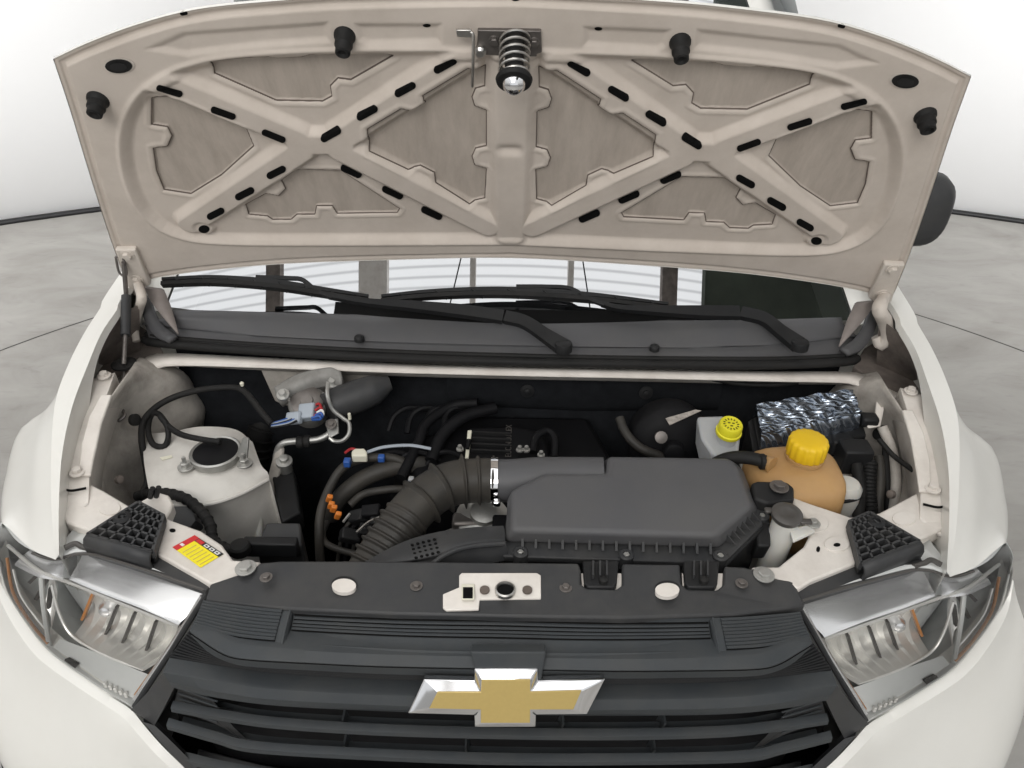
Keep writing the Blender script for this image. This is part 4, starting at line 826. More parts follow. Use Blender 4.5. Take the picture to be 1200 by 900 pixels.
stk('sticker_mark', rc(.28, .40, .03, .13), 'white_label', .0006)
for v0 in (.30, .42, .54, .66, .78, .9): stk('sticker_line', rc(.08, .68, v0, v0+.02), 'lemon_mark' if False else 'gold', .0003)
def pad(c4, front, lab):
    """lattice pad: frame + crossing walls over a base plate"""
    z0, z1 = .934, .952; P = lambda u_, v_, z: (lambda o: W(o[0], o[1], .952)*V(1, 1, 0)+V(0, 0, z))(c4[0]*(1-u_)*(1-v_)+c4[1]*u_*(1-v_)+c4[2]*u_*v_+c4[3]*(1-u_)*v_)
    base = prism('rubber_pad', [P(u_, v_, z0+.003) for u_, v_ in ((0, 0), (1, 0), (1, 1), (0, 1))], (0, 0, -.012), 'black_plastic', car, bevel=.001, label=lab)
    def wall(a, b, th=.0035, h=.013, zc=None):
        obj('lattice_wall', *bar_geo(a+V(0, 0, 0), b, th, h), 'dark_plastic', base)
    zc = z0+.009
    for t in np.linspace(0, 1, 7): wall(P(t, 0, zc), P(t, 1, zc), .0045 if t in (0, 1) else .0032)
    for t in np.linspace(0, 1, 6): wall(P(0, t, zc), P(1, t, zc), .0045 if t in (0, 1) else .0032)
    f0, f1 = front
    a0, a1 = P(*f0, z1-.002), P(*f1, z1-.002); o_ = nrm(V(0, -1, 0)); ctr = P(.5, .5, z1); o_ = nrm(np.cross(a1-a0, V(0, 0, 1))); o_ = o_ if (a0-ctr).dot(o_) > 0 else -o_
    loft('pad_front', [[a0, a1], [a0+o_*.008+V(0, 0, -.003), a1+o_*.008+V(0, 0, -.003)], [a0+o_*.012+V(0, 0, -.012), a1+o_*.012+V(0, 0, -.012)], [a0+o_*.010+V(0, 0, -.036), a1+o_*.010+V(0, 0, -.036)]], 'dark_plastic', base, nu=4, angle=60, solid=.004)
    lathe('pad_screw', [(.013, -.006), (.013, .002), (.010, .004), (.006, .0045), (.005, .001), (.003, .001)], P(.5 if False else f0[2] if len(f0) > 2 else .14, .5, zc+.004) if False else None or P(*SCREW, zc+.004), 'black_plastic', base, n=20)
SCREW = (.14, .42)
pad([V(161, 586), V(191, 602), V(178, 644), V(101, 624)], ((0, 1), (1, 1)), 'black lattice rubber pad beside the warning sticker')
SCREW = (.25, .2)
pad([V(1020, 598), V(1079, 632), V(1010, 658), V(996, 609)], ((1, 0), (1, 1)) if False else ((1, 1), (1, 0)), 'black lattice rubber pad beside the washer filler')
tube('pad_clip', Ws([(176, 583, .935), (179, 572, .955)]), .004, 'black_plastic', tbl, n=8); tube('pad_clip', Ws([(183, 582, .935), (186, 571, .955)]), .004, 'black_plastic', tbl, n=8)

# ------------------------------------------------------------------ strut towers
def tower(s, q, side):
    rws = [[(172, 508, .86), (200, 506, .872), (235, 500, .88), (275, 503, .872), (296, 518, .86)],
           [(168, 530, .872), (200, 527, .878), (245, 522, .88), (285, 530, .875), (306, 545, .86)],
           [(172, 562, .866), (205, 565, .868), (245, 562, .868), (285, 556, .862), (314, 554, .852)],
           [(178, 588, .852), (208, 592, .85), (244, 591, .848), (280, 580, .846), (315, 562, .838)]]
    R = [[q(W(*p)) for p in r] for r in rws]
    lowr = [[q(W(*p)+V(0, .012, -.03)) for p in rws[3]], [q(W(*p)+V(0, .006, -.12)) for p in rws[3]], [q(W(*p)+V(0, 0, -.25)) for p in rws[3]]]
    backw = [[q(W(*p)+V(0, .02, -.2)) for p in rws[0]], R[0]]
    v, f = loft_geo(R, 30, 14); v2, f2 = loft_geo([R[3]]+lowr, 30, 10); v3, f3 = loft_geo(backw, 30)
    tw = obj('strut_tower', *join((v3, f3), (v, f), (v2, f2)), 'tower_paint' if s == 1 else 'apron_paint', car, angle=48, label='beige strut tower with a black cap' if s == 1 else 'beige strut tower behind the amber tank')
    # inner side face
    sidep = [[q(W(*r[-1])) for r in rws], [q(W(*r[-1])+V(.006, 0, -.14)) for r in rws], [q(W(*r[-1])+V(.01, 0, -.3)) for r in rws]]
    loft('tower_side', sidep, 'tower_paint', tw, nu=12)
    tube('tower_bead', [q(W(*p)+V(0, -.002, .002)) for p in rws[3]], .0035, 'tower_paint', tw, n=8)
    cc = q(W(253, 531, .884)); lathe('tower_ring', [(.044, -.008), (.044, .004), (.041, .006), (.038, .004)], cc, 'aluminium', tw, n=36)
    lathe('tower_cap', [(.0385, -.004), (.0385, .004), (.034, .005), (.02, .0055), (.012, .006)], cc, 'engine_black', tw, n=32)
    for a, b in ((218, 548), (287, 544)):
        v, f = join(bolt_geo(q(W(a, b, .878)), .008, .012), lathe_geo([(.0035, .008), (.0035, .022), (.003, .023)], q(W(a, b, .878)), n=10)); obj('tower_nut', v, f, 'aluminium', tw, angle=30)
    if s == 1:
        prism('tower_tab', [W(*p) for p in ((278, 535, .89), (284, 514, .92), (288, 512, .925), (291, 514, .925), (289, 540, .885))], (0, .006, -.004), 'aluminium', tw, bevel=.001)
        prism('tower_label', [W(*p) for p in ((187, 536, .8775), (201, 533, .8785), (202, 536, .8785), (190, 539, .8775))], (0, 0, -.001), 'cream_plastic', tw, bevel=0)
sided(tower)

# ------------------------------------------------------------------ wiper motor group on the firewall
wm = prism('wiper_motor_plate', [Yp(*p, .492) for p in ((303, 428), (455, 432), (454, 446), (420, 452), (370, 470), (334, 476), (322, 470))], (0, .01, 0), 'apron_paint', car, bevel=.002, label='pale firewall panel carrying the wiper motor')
v, f = loft_geo([[W(*p) for p in ((322, 455, .93), (350, 440, .945), (385, 432, .955), (400, 436, .955))], [W(*p) for p in ((326, 470, .915), (348, 452, .935), (380, 441, .945), (402, 446, .945))], [W(*p) for p in ((330, 474, .90), (350, 462, .915), (380, 452, .925), (402, 456, .925))]], 20, 10)
obj('motor_bracket', v, f, 'cast_dull', wm, solid=.006)
for a, b in ((332, 463), (385, 441), (390, 449)): bolt('bracket_bolt', W(a, b, .935), .007, .012, 'aluminium', wm, ax=(0, -.5, 1))
mcx = W(362, 476, .89); max_ = nrm(V(.1, -.55, .8))
lathe('motor_gearbox', [(.034, -.03), (.036, 0), (.036, .018), (.033, .022), (.030, .023)], mcx, 'cast_dull', wm, ax=max_, n=30)
lathe('motor_gearbox_lid', [(.030, .0225), (.030, .028), (.026, .030), (.012, .030), (.011, .034), (.004, .034)], mcx, 'dark_steel', wm, ax=max_, n=30)
for t in range(5):
    e1, e2, e3 = basis(max_); bolt('lid_screw', mcx+max_*.022+.0335*(math.cos(t*1.26+.5)*e1+math.sin(t*1.26+.5)*e2), .0035, .006, 'steel', wm, ax=max_, washer=1.3)
tube('motor_can', Ws([(384, 478, .905), (395, 473, .908), (440, 456, .925), (452, 451, .93), (458, 449, .932)]), [.028, .031, .031, .028, .012], 'dark_plastic', wm, n=24, smooth=True)
tube('motor_strap', Ws([(384, 450, .95), (384, 464, .94), (390, 480, .915), (402, 490, .90), (409, 496, .895), (409, 508, .885), (402, 516, .875), (392, 517, .87), (386, 513, .875)]), .0038, 'aluminium', wm, n=8)
prism('strap_foot', Ws([(381, 493, .89), (396, 490, .895), (397, 508, .88), (385, 514, .875)]), (0, .006, -.004), 'aluminium', wm, bevel=.0015)
bolt('strap_bolt', W(388, 497, .893), .006, .006, 'dark_steel', wm, ax=(0, -.5, 1)); lathe('strap_pin', [(.003, 0), (.003, .012), (.002, .013)], W(410, 491, .90), 'cream_plastic', wm, n=10)
cn = box('motor_plug', W(361, 483, .905), (.032, .03, .02), 'connector_grey', car, ax=basis(V(-.3, -.5, .8)), bevel=.003, label='grey plug with blue and red wires on the wiper motor')
box('plug_tail', W(345, 490, .90), (.03, .022, .016), 'connector_grey', cn, ax=basis(V(-.3, -.5, .8)), bevel=.004)
for i, (m, dx, dy) in enumerate((('wire_red', 0, 0), ('wire_red', 3, 4), ('white_label', 5, 7), ('wire_blue', 3, 10), ('wire_blue', -1, 13))):
    tube('wire', Ws([(366+dx, 477+dy, .915), (374+dx*.6, 473+dy*1.1, .918), (376+dx*.4, 482+dy*.7, .912), (366, 488+dy*.3, .905)]), .0024, m, cn, n=7)
for i in range(6): tube('wire', Ws([(348, 485+i*1.6, .905), (338, 490+i*1.5, .902), (326, 494+i*1.2, .90), (318, 496+i, .897)]), .0018, ('wire_blue', 'connector_grey', 'rubber')[i % 3], cn, n=6)
# refrigerant pipe and its brackets
pp = tube('aluminium_pipe', Ws([(322, 600, .74), (322, 560, .79), (324, 532, .83), (331, 520, .85), (345, 517, .855), (372, 515, .86), (386, 508, .87), (389, 500, .88)]), .0062, 'aluminium', car, n=12, label='aluminium refrigerant pipe beside the strut tower')
for a, b in ((352, 518), (360, 517)): lathe('pipe_clip', [(.010, -.006), (.0115, -.004), (.0115, .004), (.010, .006)], W(a, b, .856), 'rubber', pp, ax=(1, 0, .05), n=18)
bk = prism('pipe_bracket', Ws([(322, 528, .84), (328, 524, .845), (330, 528, .842), (328, 548, .82), (324, 560, .80), (318, 600, .75), (312, 598, .75), (313, 560, .80), (318, 545, .815)]), (.004, .008, -.002), 'apron_paint', car, bevel=.002, label='pale steel bracket holding the pipe fittings')
for a, b, z in ((333, 541, .825), (312, 588, .77)):
    lathe('fitting', [(.013, -.03), (.013, -.006), (.015, -.005), (.015, .003), (.008, .004), (.008, .012), (.006, .013)], W(a, b, z), 'aluminium', bk, ax=(.1, -.2, 1), n=16)
    lathe('fitting_boot', [(.014, -.06), (.015, -.03), (.014, -.026)], W(a, b, z), 'rubber', bk, ax=(.1, -.2, 1), n=16)
tube('bracket_tube', Ws([(305, 575, .80), (302, 595, .78), (304, 615, .75), (302, 640, .72)]), .007, 'tank_white', bk, n=10)
# dark fuse box / side of the radiator
fb = frustum('fuse_box', Ws([(312, 612, .84), (352, 612, .84), (354, 640, .83), (300, 640, .83)]), [p+V(0, 0, -.2) for p in Ws([(308, 612, .84), (356, 612, .84), (358, 642, .83), (294, 642, .83)])], 'dark_plastic', car, bevel=.004, label='dark fuse box between strut tower and hose')
box('box_rail', W(318, 641, .845), (.085, .018, .03), 'black_plastic', fb, bevel=.003); lathe('box_knob', [(.016, -.01), (.016, .003), (.013, .006), (.004, .006)], W(281, 641, .86), 'rubber', fb, n=20)
prism('box_side', Ws([(318, 556, .80), (345, 552, .80), (352, 600, .80), (330, 612, .80)]), (0, .01, -.05), 'black_plastic', fb, bevel=.004)

# ------------------------------------------------------------------ hoses and harnesses on the sticker side
def hose(name, pts, r_, m='rubber', lab=None, n_=10, par=None, conv=0):
    P = Ws(pts); h = tube(name, P, r_, m, par or car, n=n_)
    if lab: h['label'] = lab
    if conv:
        C_ = cr(P, conv)
        for i in range(1, conv-1):
            T_ = nrm(C_[i+1]-C_[i-1]); lathe('wrap', [(r_*1.02, -.003), (r_*1.14, -.0015), (r_*1.14, .0015), (r_*1.02, .003)], C_[i], m, h, ax=T_, n=12)
    return h
hose('wire_harness', [(318, 496, .90), (308, 485, .91), (295, 468, .925), (284, 457, .93), (268, 454, .93), (235, 457, .925), (205, 465, .915), (183, 477, .905), (168, 494, .895), (166, 515, .88), (170, 540, .86), (173, 562, .85), (167, 578, .84)], .0058, 'rubber', 'black wire harness arching over the strut tower')
lathe('harness_clip', [(.003, 0), (.004, .006), (.002, .008)], W(284, 452, .94), 'cream_plastic', car, n=10)
hose('drain_hose', [(258, 518, .90), (232, 514, .90), (212, 509, .90), (198, 500, .90), (188, 487, .90), (180, 484, .90), (175, 492, .89), (174, 508, .885), (180, 521, .88), (192, 523, .88), (197, 514, .885), (196, 500, .90), (188, 488, .91)], .0052, 'rubber', 'thin black hose looped behind the strut tower cap')
hose('ground_cable', [(160, 582, .84), (175, 578, .85), (200, 579, .865), (220, 586, .87), (238, 602, .87), (247, 618, .865), (249, 632, .86), (262, 642, .86), (285, 648, .85)], .0085, 'rubber', 'thick black cable curving below the strut tower', conv=18)
lathe('horn', [(.03, -.02), (.03, 0), (.026, .008), (.012, .010)], W(211, 612, .85), 'dark_plastic', car, ax=(0, -.4, 1), n=12, lobes=6, amp=.06)
hose('firewall_duct', [(318, 470, .80), (308, 500, .76), (298, 530, .70), (290, 560, .62)], .032, 'rubber', 'wide black duct behind the strut tower', n_=16, conv=12)
hose('coolant_hose', [(376, 665, .72), (374, 630, .77), (376, 600, .80), (387, 570, .82), (402, 548, .84), (424, 538, .845), (452, 536, .845), (470, 540, .84), (486, 552, .82)], .008, 'hose_rubber', 'thin grey hose rising past the orange plug')
hose('radiator_hose', [(386, 606, .74), (398, 584, .78), (424, 562, .81), (456, 549, .825), (490, 544, .825), (520, 552, .80), (540, 570, .76)], .016, 'hose_rubber', 'thick radiator hose behind the intake hose', n_=16)
hose('small_hose', [(410, 592, .79), (424, 580, .80), (444, 575, .81), (470, 573, .81), (500, 578, .79)], .007, 'hose_rubber', 'short grey hose beside the intake hose')
hose('lower_hose', [(383, 612, .76), (378, 626, .76), (384, 638, .76), (404, 646, .76), (432, 652, .76)], .006, 'hose_rubber', 'grey hose bending beside the radiator')
# engine
eng = frustum('engine', Ws([(470, 520, .83), (560, 486, .83), (690, 488, .83), (720, 540, .83), (640, 590, .83), (500, 590, .83)]), [p+V(0, 0, -.4) for p in Ws([(400, 540, .83), (540, 480, .83), (720, 480, .83), (740, 560, .83), (660, 640, .83), (420, 640, .83)])], 'engine_black', car, bevel=.012, label='dark engine block under the intake hose')
cvr = prism('valve_cover', Ws([(548, 500, .862), (604, 498, .862), (640, 505, .862), (650, 560, .862), (540, 560, .862)]), (0, 0, -.05), 'engine_black', eng, bevel=.008)
for k_ in range(4): obj('cover_rib', *bar_geo(W(552, 507+7*k_, .865), W(598, 509+7*k_, .865), .004, .006), 'black_plastic', eng)
prism('cover_edge', Ws([(548, 504, .875), (553, 504, .875), (549, 536, .87), (545, 536, .87)]), (0, 0, -.006), 'cream_plastic', eng, bevel=.001)
prism('cover_clip', Ws([(547, 514, .88), (552, 514, .88), (550, 524, .88), (546, 524, .88)]), (0, 0, -.006), 'engine_black', eng, bevel=.001)
for a, b in ((609, 528), (617, 528), (634, 534), (539, 527)): bolt('engine_stud', W(a, b, .872), .004, .010, 'aluminium', eng)
tube('engine_hose', Ws([(624, 530, .87), (628, 512, .88), (642, 505, .88), (650, 514, .875), (650, 536, .86)]), .007, 'engine_black', eng, n=10)
tube('engine_hose', Ws([(505, 540, .84), (520, 508, .86), (545, 488, .87), (580, 478, .87)]), .012, 'engine_black', eng, n=12)
tube('engine_hose', Ws([(470, 560, .83), (490, 520, .85), (500, 496, .86), (530, 476, .87), (560, 472, .88)]), .010, 'engine_black', eng, n=12)
th = lathe('throttle_body', [(.038, -.05), (.038, -.01), (.044, -.008), (.044, 0), (.022, .006), (.022, .016), (.014, .018)], W(566, 606, .865), 'aluminium', eng, ax=(.1, -.2, 1), n=24)
box('throttle_motor', W(548, 612, .86), (.05, .03, .022), 'dark_steel', eng, bevel=.006); box('throttle_plug', W(588, 618, .87), (.03, .03, .03), 'engine_black', eng, bevel=.004)
box('fuel_rail', W(528, 625, .85), (.07, .012, .012), 'steel', eng, ax=(nrm(V(1, .5, .1)), nrm(V(-.5, 1, 0)), V(0, 0, 1)), bevel=.003)
for k_, (a, b, z) in enumerate(((420, 606, .80), (436, 600, .81), (448, 610, .80), (430, 622, .79), (410, 628, .78), (445, 630, .78))):
    box('engine_plug', W(a, b, z), (.028+.006*(k_ % 3), .022, .022), 'engine_black' if k_ % 2 else 'black_plastic', eng, ax=basis(V(.3*(k_-2), -.4, 1)), bevel=.003)
tube('dip_wire', Ws([(418, 624, .815), (432, 612, .82), (446, 606, .82)]), .0025, 'steel', eng, n=6); tube('dip_wire', Ws([(402, 612, .81), (410, 602, .815)]), .0025, 'aluminium', eng, n=6)
tube('engine_wires', Ws([(430, 530, .86), (450, 524, .865), (480, 522, .865), (505, 526, .86)]), .003, 'connector_grey', eng, n=6)
tube('engine_wires', Ws([(404, 531, .86), (412, 526, .862), (422, 529, .86)]), .0025, 'wire_red', eng, n=6)
for k_, dx in enumerate((0, 26, 60)): tube('engine_wires', Ws([(440+dx, 545, .83), (450+dx, 533, .845), (468+dx, 530, .845), (490+dx, 540, .83)]), .0045, 'engine_black', eng, n=8)
for k_ in range(5): tube('engine_wires', Ws([(395+9*k_, 660, .72), (400+8*k_, 632, .76), (408+9*k_, 614, .785), (425+8*k_, 600, .80)]), .0036+.0006*(k_ % 2), 'engine_black' if k_ % 2 else 'hose_rubber', eng, n=8)
for k_ in range(4): tube('engine_wires', Ws([(455+22*k_, 505+3*k_, .84), (462+20*k_, 488, .86), (478+18*k_, 478, .87), (500+16*k_, 480, .86)]), .006, 'engine_black', eng, n=8)
prism('bracket_clip', Ws([(412, 528, .868), (416, 525, .869), (427, 525, .869), (430, 529, .868), (430, 534, .866), (412, 534, .866)]), (0, 0, -.016), 'cream_plastic', eng, bevel=.0025)
box('blue_plug', W(407, 542, .855), (.012, .014, .014), 'wire_blue', eng, bevel=.002); box('blue_plug', W(447, 537, .855), (.012, .012, .012), 'wire_blue', eng, bevel=.002)
for a, b, z in ((386, 584, .84), (391, 596, .838), (396, 604, .835), (388, 592, .842)): box('orange_plug', W(a, b, z), (.010, .008, .018), 'wire_orange', eng, ax=basis(V(.4, -.3, 1)), bevel=.002)
box('green_plug', W(482, 563, .83), (.01, .01, .014), 'tank_grey', eng, bevel=.002)
cu = bpy.data.curves.new('t', 'FONT'); cu.body = 'ECONO.FLEX'; cu.size = .016; cu.extrude = .0004; to = bpy.data.objects.new('t', cu); COL.objects.link(to)
dg = bpy.context.evaluated_depsgraph_get(); me = bpy.data.meshes.new_from_object(to.evaluated_get(dg)); bpy.data.objects.remove(to)
tv = np.array([v_.co[:] for v_ in me.vertices]); org = W(599, 536, .8635); tv2 = [org+V(-p[1], p[0], p[2]) for p in tv]
obj('cover_lettering', tv2, [list(f_.vertices) for f_ in me.polygons], 'lamp_dark', eng, smooth=False)

# ------------------------------------------------------------------ intake hose, air box, snorkel
IP = Ws([(584, 563, .928), (560, 563, .928), (532, 566, .928), (508, 577, .924), (486, 596, .915), (468, 619, .902), (450, 645, .885), (430, 676, .865)])
K = 260; PP = cr(IP, K); s_ = np.linspace(0, 1, K); rad = np.full(K, .0325)
for c_ in (.03, .115, .20, .205, .335, .345, .48, .49): rad += .0042*np.exp(-((s_-c_)/.009)**4)
w_ = np.clip((s_-.60)/.03, 0, 1); rad += w_*.0052*np.maximum(0, np.sin((s_-.60)*2*math.pi/.055))
v, f = tube_geo(PP, rad, 40, smooth=False, sq=.45); ih = obj('intake_hose', v, f, 'hose_rubber', car, angle=70, label='ribbed black intake hose bending from the air box')
T0 = nrm(PP[0]-PP[3])
lathe('hose_clamp', [(.0362, -.0055), (.0378, -.0055), (.0378, .0055), (.0362, .0055)], PP[6], 'chrome', ih, ax=T0, n=40)
box('clamp_screw', W(582, 589, .925), (.012, .012, .010), 'chrome', ih, bevel=.003)
ab = frustum('air_box', Ws([(585, 645, .925), (592, 655, .922), (850, 664, .922), (896, 618, .93), (890, 592, .935), (866, 540, .945), (712, 540, .945), (600, 575, .935)]), [p+V(0, 0, -.16) for p in Ws([(592, 640, .925), (596, 652, .922), (845, 660, .922), (888, 616, .93), (884, 592, .935), (862, 545, .945), (715, 545, .945), (606, 575, .935)])], 'black_plastic', car, bevel=.004, label='black air filter box with a smooth grey lid')
lidt = Ws([(599, 574, .972), (637, 555, .977), (712, 555, .977), (713, 534.5, .982), (855, 537, .982), (864, 548, .979), (881, 594, .968), (838, 628, .962), (600, 621, .962)])
lidb = Ws([(594, 584, .935), (634, 562, .940), (704, 562, .940), (704, 540, .945), (860, 541, .945), (872, 552, .942), (890, 600, .932), (844, 644, .930), (590, 637, .930)])
lid = frustum('air_box_lid', lidt, lidb, 'grey_plastic', ab, bevel=.008, seg=4)
fl = prism('lid_flange', Ws([(583, 641, .930), (590, 652, .928), (848, 660, .928), (894, 614, .934), (890, 594, .936), (880, 592, .936), (838, 640, .930), (594, 632, .932)]), (0, 0, -.010), 'dark_plastic', ab, bevel=.002)
fa, fb_ = W(603, 634, .936), W(838, 642, .936)
for k_ in range(15):
    t = (k_+.5)/15; p = fa*(1-t)+fb_*t; tri = [p+V(0, .014, .024), p+V(0, -.010, -.003), p+V(0, .014, -.003)]; prism('lid_fin', tri, (.0036, 0, 0), 'dark_plastic', ab, bevel=0)
fa, fb_ = W(852, 636, .936), W(887, 604, .940)
for k_ in range(6):
    t = (k_+.4)/6; p = fa*(1-t)+fb_*t; tri = [p+V(-.016, .006, .022), p+V(.008, -.006, -.002), p+V(-.016, .006, -.002)]; prism('lid_fin', tri, (.0015, .002, 0), 'dark_plastic', ab, bevel=0)
for a, b in ((610, 648), (734, 651), (844, 652), (893, 605)):
    lathe('lid_screw_boss', [(.011, -.02), (.011, .002), (.009, .004), (.005, .004), (.0045, .0015), (.002, .0015)], W(a, b, .931), 'dark_plastic', ab, n=18); bolt('lid_screw', W(a, b, .9335), .004, .004, 'aluminium', ab, washer=1.3)
tube('lid_outlet', [PP[0]+V(-.004, 0, 0), W(600, 563, .930), W(640, 560, .936), W(708, 558, .945)], [.034, .034, .032, .030], 'grey_plastic', ab, n=28)
for cx in (705, 823):
    cb = frustum('mount_clip', Ws([(cx-22, 657, .957), (cx+20, 657, .957), (cx+18, 683, .955), (cx+14, 688, .954), (cx-16, 688, .954), (cx-20, 683, .955)]), [p+V(0, .002, -.028) for p in Ws([(cx-22, 657, .957), (cx+20, 657, .957), (cx+18, 684, .955), (cx+14, 690, .954), (cx-16, 690, .954), (cx-20, 684, .955)])], 'black_plastic', ab, bevel=.002)
    for dx in (-10, -2, 6): obj('clip_rib', *bar_geo(W(cx+dx, 659, .961), W(cx+dx, 676, .960), .0025, .008), 'dark_plastic', ab)
    lathe('clip_pin', [(.006, -.004), (.006, .003), (.003, .005)], W(cx+2, 680, .958), 'rubber', ab, n=14)
    prism('clip_seat', Ws([(cx-24, 672, .946), (cx+24, 672, .946), (cx+23, 688, .945), (cx+15, 693, .944), (cx-17, 693, .944), (cx-23, 687, .945)]), (0, 0, -.004), 'bay_paint', ab, bevel=0)
sn = loft('intake_snorkel', [Ws([(424, 660, .93), (470, 636, .94), (510, 624, .945), (552, 618, .945), (590, 616, .94)]), Ws([(428, 664, .937), (476, 648, .948), (512, 636, .952), (552, 628, .952), (592, 626, .945)]), Ws([(440, 664, .938), (490, 655, .948), (525, 644, .952), (558, 636, .952), (592, 634, .945)]), Ws([(500, 662, .937), (520, 655, .938), (545, 648, .94), (570, 642, .94), (594, 642, .938)]), Ws([(500, 672, .92), (530, 668, .92), (550, 664, .92), (575, 660, .92), (596, 656, .92)])], 'dark_plastic', car, nu=30, nv=18, angle=60, label='dark intake snorkel with rows of small holes')
for r_ in range(4):
    for c_ in range(5): a, b = 483+c_*7.0+r_*1.5-c_*.5, 634+r_*5-c_*1.6+4; tdisc('snorkel_hole', sn, a, b, 2.0, 1.2, 'void', z=.953-.0002*(c_)-.0009*(4-c_), th=.001)
tube('snorkel_rib', Ws([(505, 662, .945), (522, 650, .950), (548, 641, .952), (592, 637, .948)]), .0035, 'dark_plastic', sn, n=8)

# ------------------------------------------------------------------ washer-filler side: booster, reservoirs, battery
bo = lathe('brake_booster', [(.062, -.05), (.075, -.04), (.077, 0), (.072, .010), (.045, .022), (.02, .026), (.018, .045), (.014, .047)], W(788, 532, .86)+V(0, .03, 0), 'engine_black', car, ax=(0, -1, .25), n=40, label='round black brake booster on the firewall')
prism('booster_label', [W(*p) for p in ((780, 490, .935), (815, 480, .94), (822, 481, .94), (785, 498, .928))], (0, .001, -.002), 'dull_label', bo, bevel=0)
lathe('booster_port', [(.008, 0), (.008, .016), (.011, .017), (.011, .024), (.005, .025)], W(772, 511, .905), 'dark_steel', bo, ax=(0, -.8, .5), n=14)
hose('vacuum_hose', [(726, 490, .90), (731, 503, .89), (740, 516, .88), (754, 527, .87), (772, 534, .86), (790, 545, .84)], .0085, 'hose_rubber', 'dark vacuum hose beside the booster')
mrv = frustum('brake_reservoir', Ws([(816, 487, .955), (850, 486, .955), (868, 510, .945), (866, 530, .935), (836, 534, .932), (822, 512, .945)]), [p+V(.004, .004, -.06) for p in Ws([(818, 489, .955), (848, 488, .955), (864, 512, .945), (862, 532, .935), (838, 536, .932), (824, 514, .945)])], 'tank_grey', car, bevel=.006, label='translucent grey brake fluid reservoir with lemon yellow cap')
lathe('reservoir_neck', [(.016, -.02), (.016, .006)], W(853, 508, .955), 'tank_grey', mrv, n=24)
yc = W(854, 505, .965); yax = nrm(V(.05, -.15, 1))
lathe('reservoir_cap', [(.0205, -.006), (.0215, -.004), (.0215, .001), (.0195, .002), (.0195, .015), (.018, .0175), (.0165, .0178), (.0155, .016)], yc, 'lemon_cap', mrv, ax=yax, n=48, lobes=24, amp=.012)
e1, e2, e3 = basis(yax)
for k_ in range(14):
    t = k_*2*math.pi/14; c_ = yc+e3*.0165+.0115*(math.cos(t)*e1+math.sin(t)*e2); obj('cap_mark', *box_geo(c_, (.0016, .0035, .001), (nrm(math.cos(t)*e2-math.sin(t)*e1), nrm(math.cos(t)*e1+math.sin(t)*e2), e3)), 'lemon_mark', mrv)
for dx, dy in ((-.003, .003), (.004, .002), (0, -.004)): obj('cap_mark', *box_geo(yc+e3*.0165+dx*e1+dy*e2, (.004, .002, .001), (e1, e2, e3)), 'lemon_mark', mrv)
prism('master_cylinder', Ws([(800, 540, .88), (870, 536, .88), (880, 552, .88), (810, 556, .88)]), (0, 0, -.05), 'aluminium', mrv, bevel=.008)
# battery wrapped in shiny film
bt4 = Ws([(886, 474, .945), (1000, 457, .95), (1010, 486, .945), (893, 512, .94)])
bat = frustum('battery', [p+V(0, 0, -.028) for p in bt4], [p+V(0, 0, -.20) for p in bt4], 'black_plastic', car, bevel=.004, label='black battery under crinkled shiny film')
gx = []
for i in range(24):
    for j in range(40):
        v_ = i/23; u_ = j/39; p = bt4[0]*(1-u_)*(1-v_)+bt4[1]*u_*(1-v_)+bt4[2]*u_*v_+bt4[3]*(1-u_)*v_
        gx.append(p+V(0, 0, .0035*math.sin(v_*34+u_*3+1.2*math.sin(u_*5))*(.4+.6*math.sin(u_*2.3+v_*4)**2)+.002*math.sin(u_*23+v_*9)-.012*max(0, (v_-.84)/.16)**1.5))
gx = np.array(gx).reshape(24, 40, 3); skirt = [gx[-1]+V(0, -.003, -.012), gx[-1]+V(0, -.002, -.03)]; G_ = np.concatenate([[gx[0]+V(0, .003, -.03)], gx, skirt])
obj('film_wrap', G_.reshape(-1, 3), gridf(len(G_), 40), 'foil_wrap', bat, angle=80)
tube('film_fold', [gx[20, j]+V(0, -.002, .003+.002*math.sin(j*.7)) for j in range(0, 40, 3)], .0022, 'foil_wrap', bat, n=6)
frustum('battery_tray', [p+V(0, 0, -.03) for p in Ws([(880, 478, .945), (886, 474, .945), (896, 520, .94), (888, 522, .94)])], [p+V(0, 0, -.2) for p in Ws([(880, 478, .945), (886, 474, .945), (896, 520, .94), (888, 522, .94)])], 'black_plastic', bat, bevel=.002)
frustum('battery_cover', Ws([(893, 516, .915), (1010, 490, .92), (1016, 510, .912), (900, 540, .905)]), [p+V(0, 0, -.15) for p in Ws([(893, 516, .915), (1010, 490, .92), (1016, 510, .912), (900, 540, .905)])], 'black_plastic', bat, bevel=.004)
box('terminal', W(1018, 492, .93), (.03, .025, .02), 'black_plastic', bat, bevel=.005); box('terminal', W(985, 520, .90), (.04, .03, .03), 'black_plastic', bat, bevel=.004)
prism('battery_bracket', Ws([(1018, 502, .925), (1032, 500, .925), (1036, 480, .945), (1034, 462, .95), (1028, 466, .95), (1026, 488, .935), (1016, 498, .927)]), (0, .004, -.004), 'bay_paint', car, bevel=.0015)
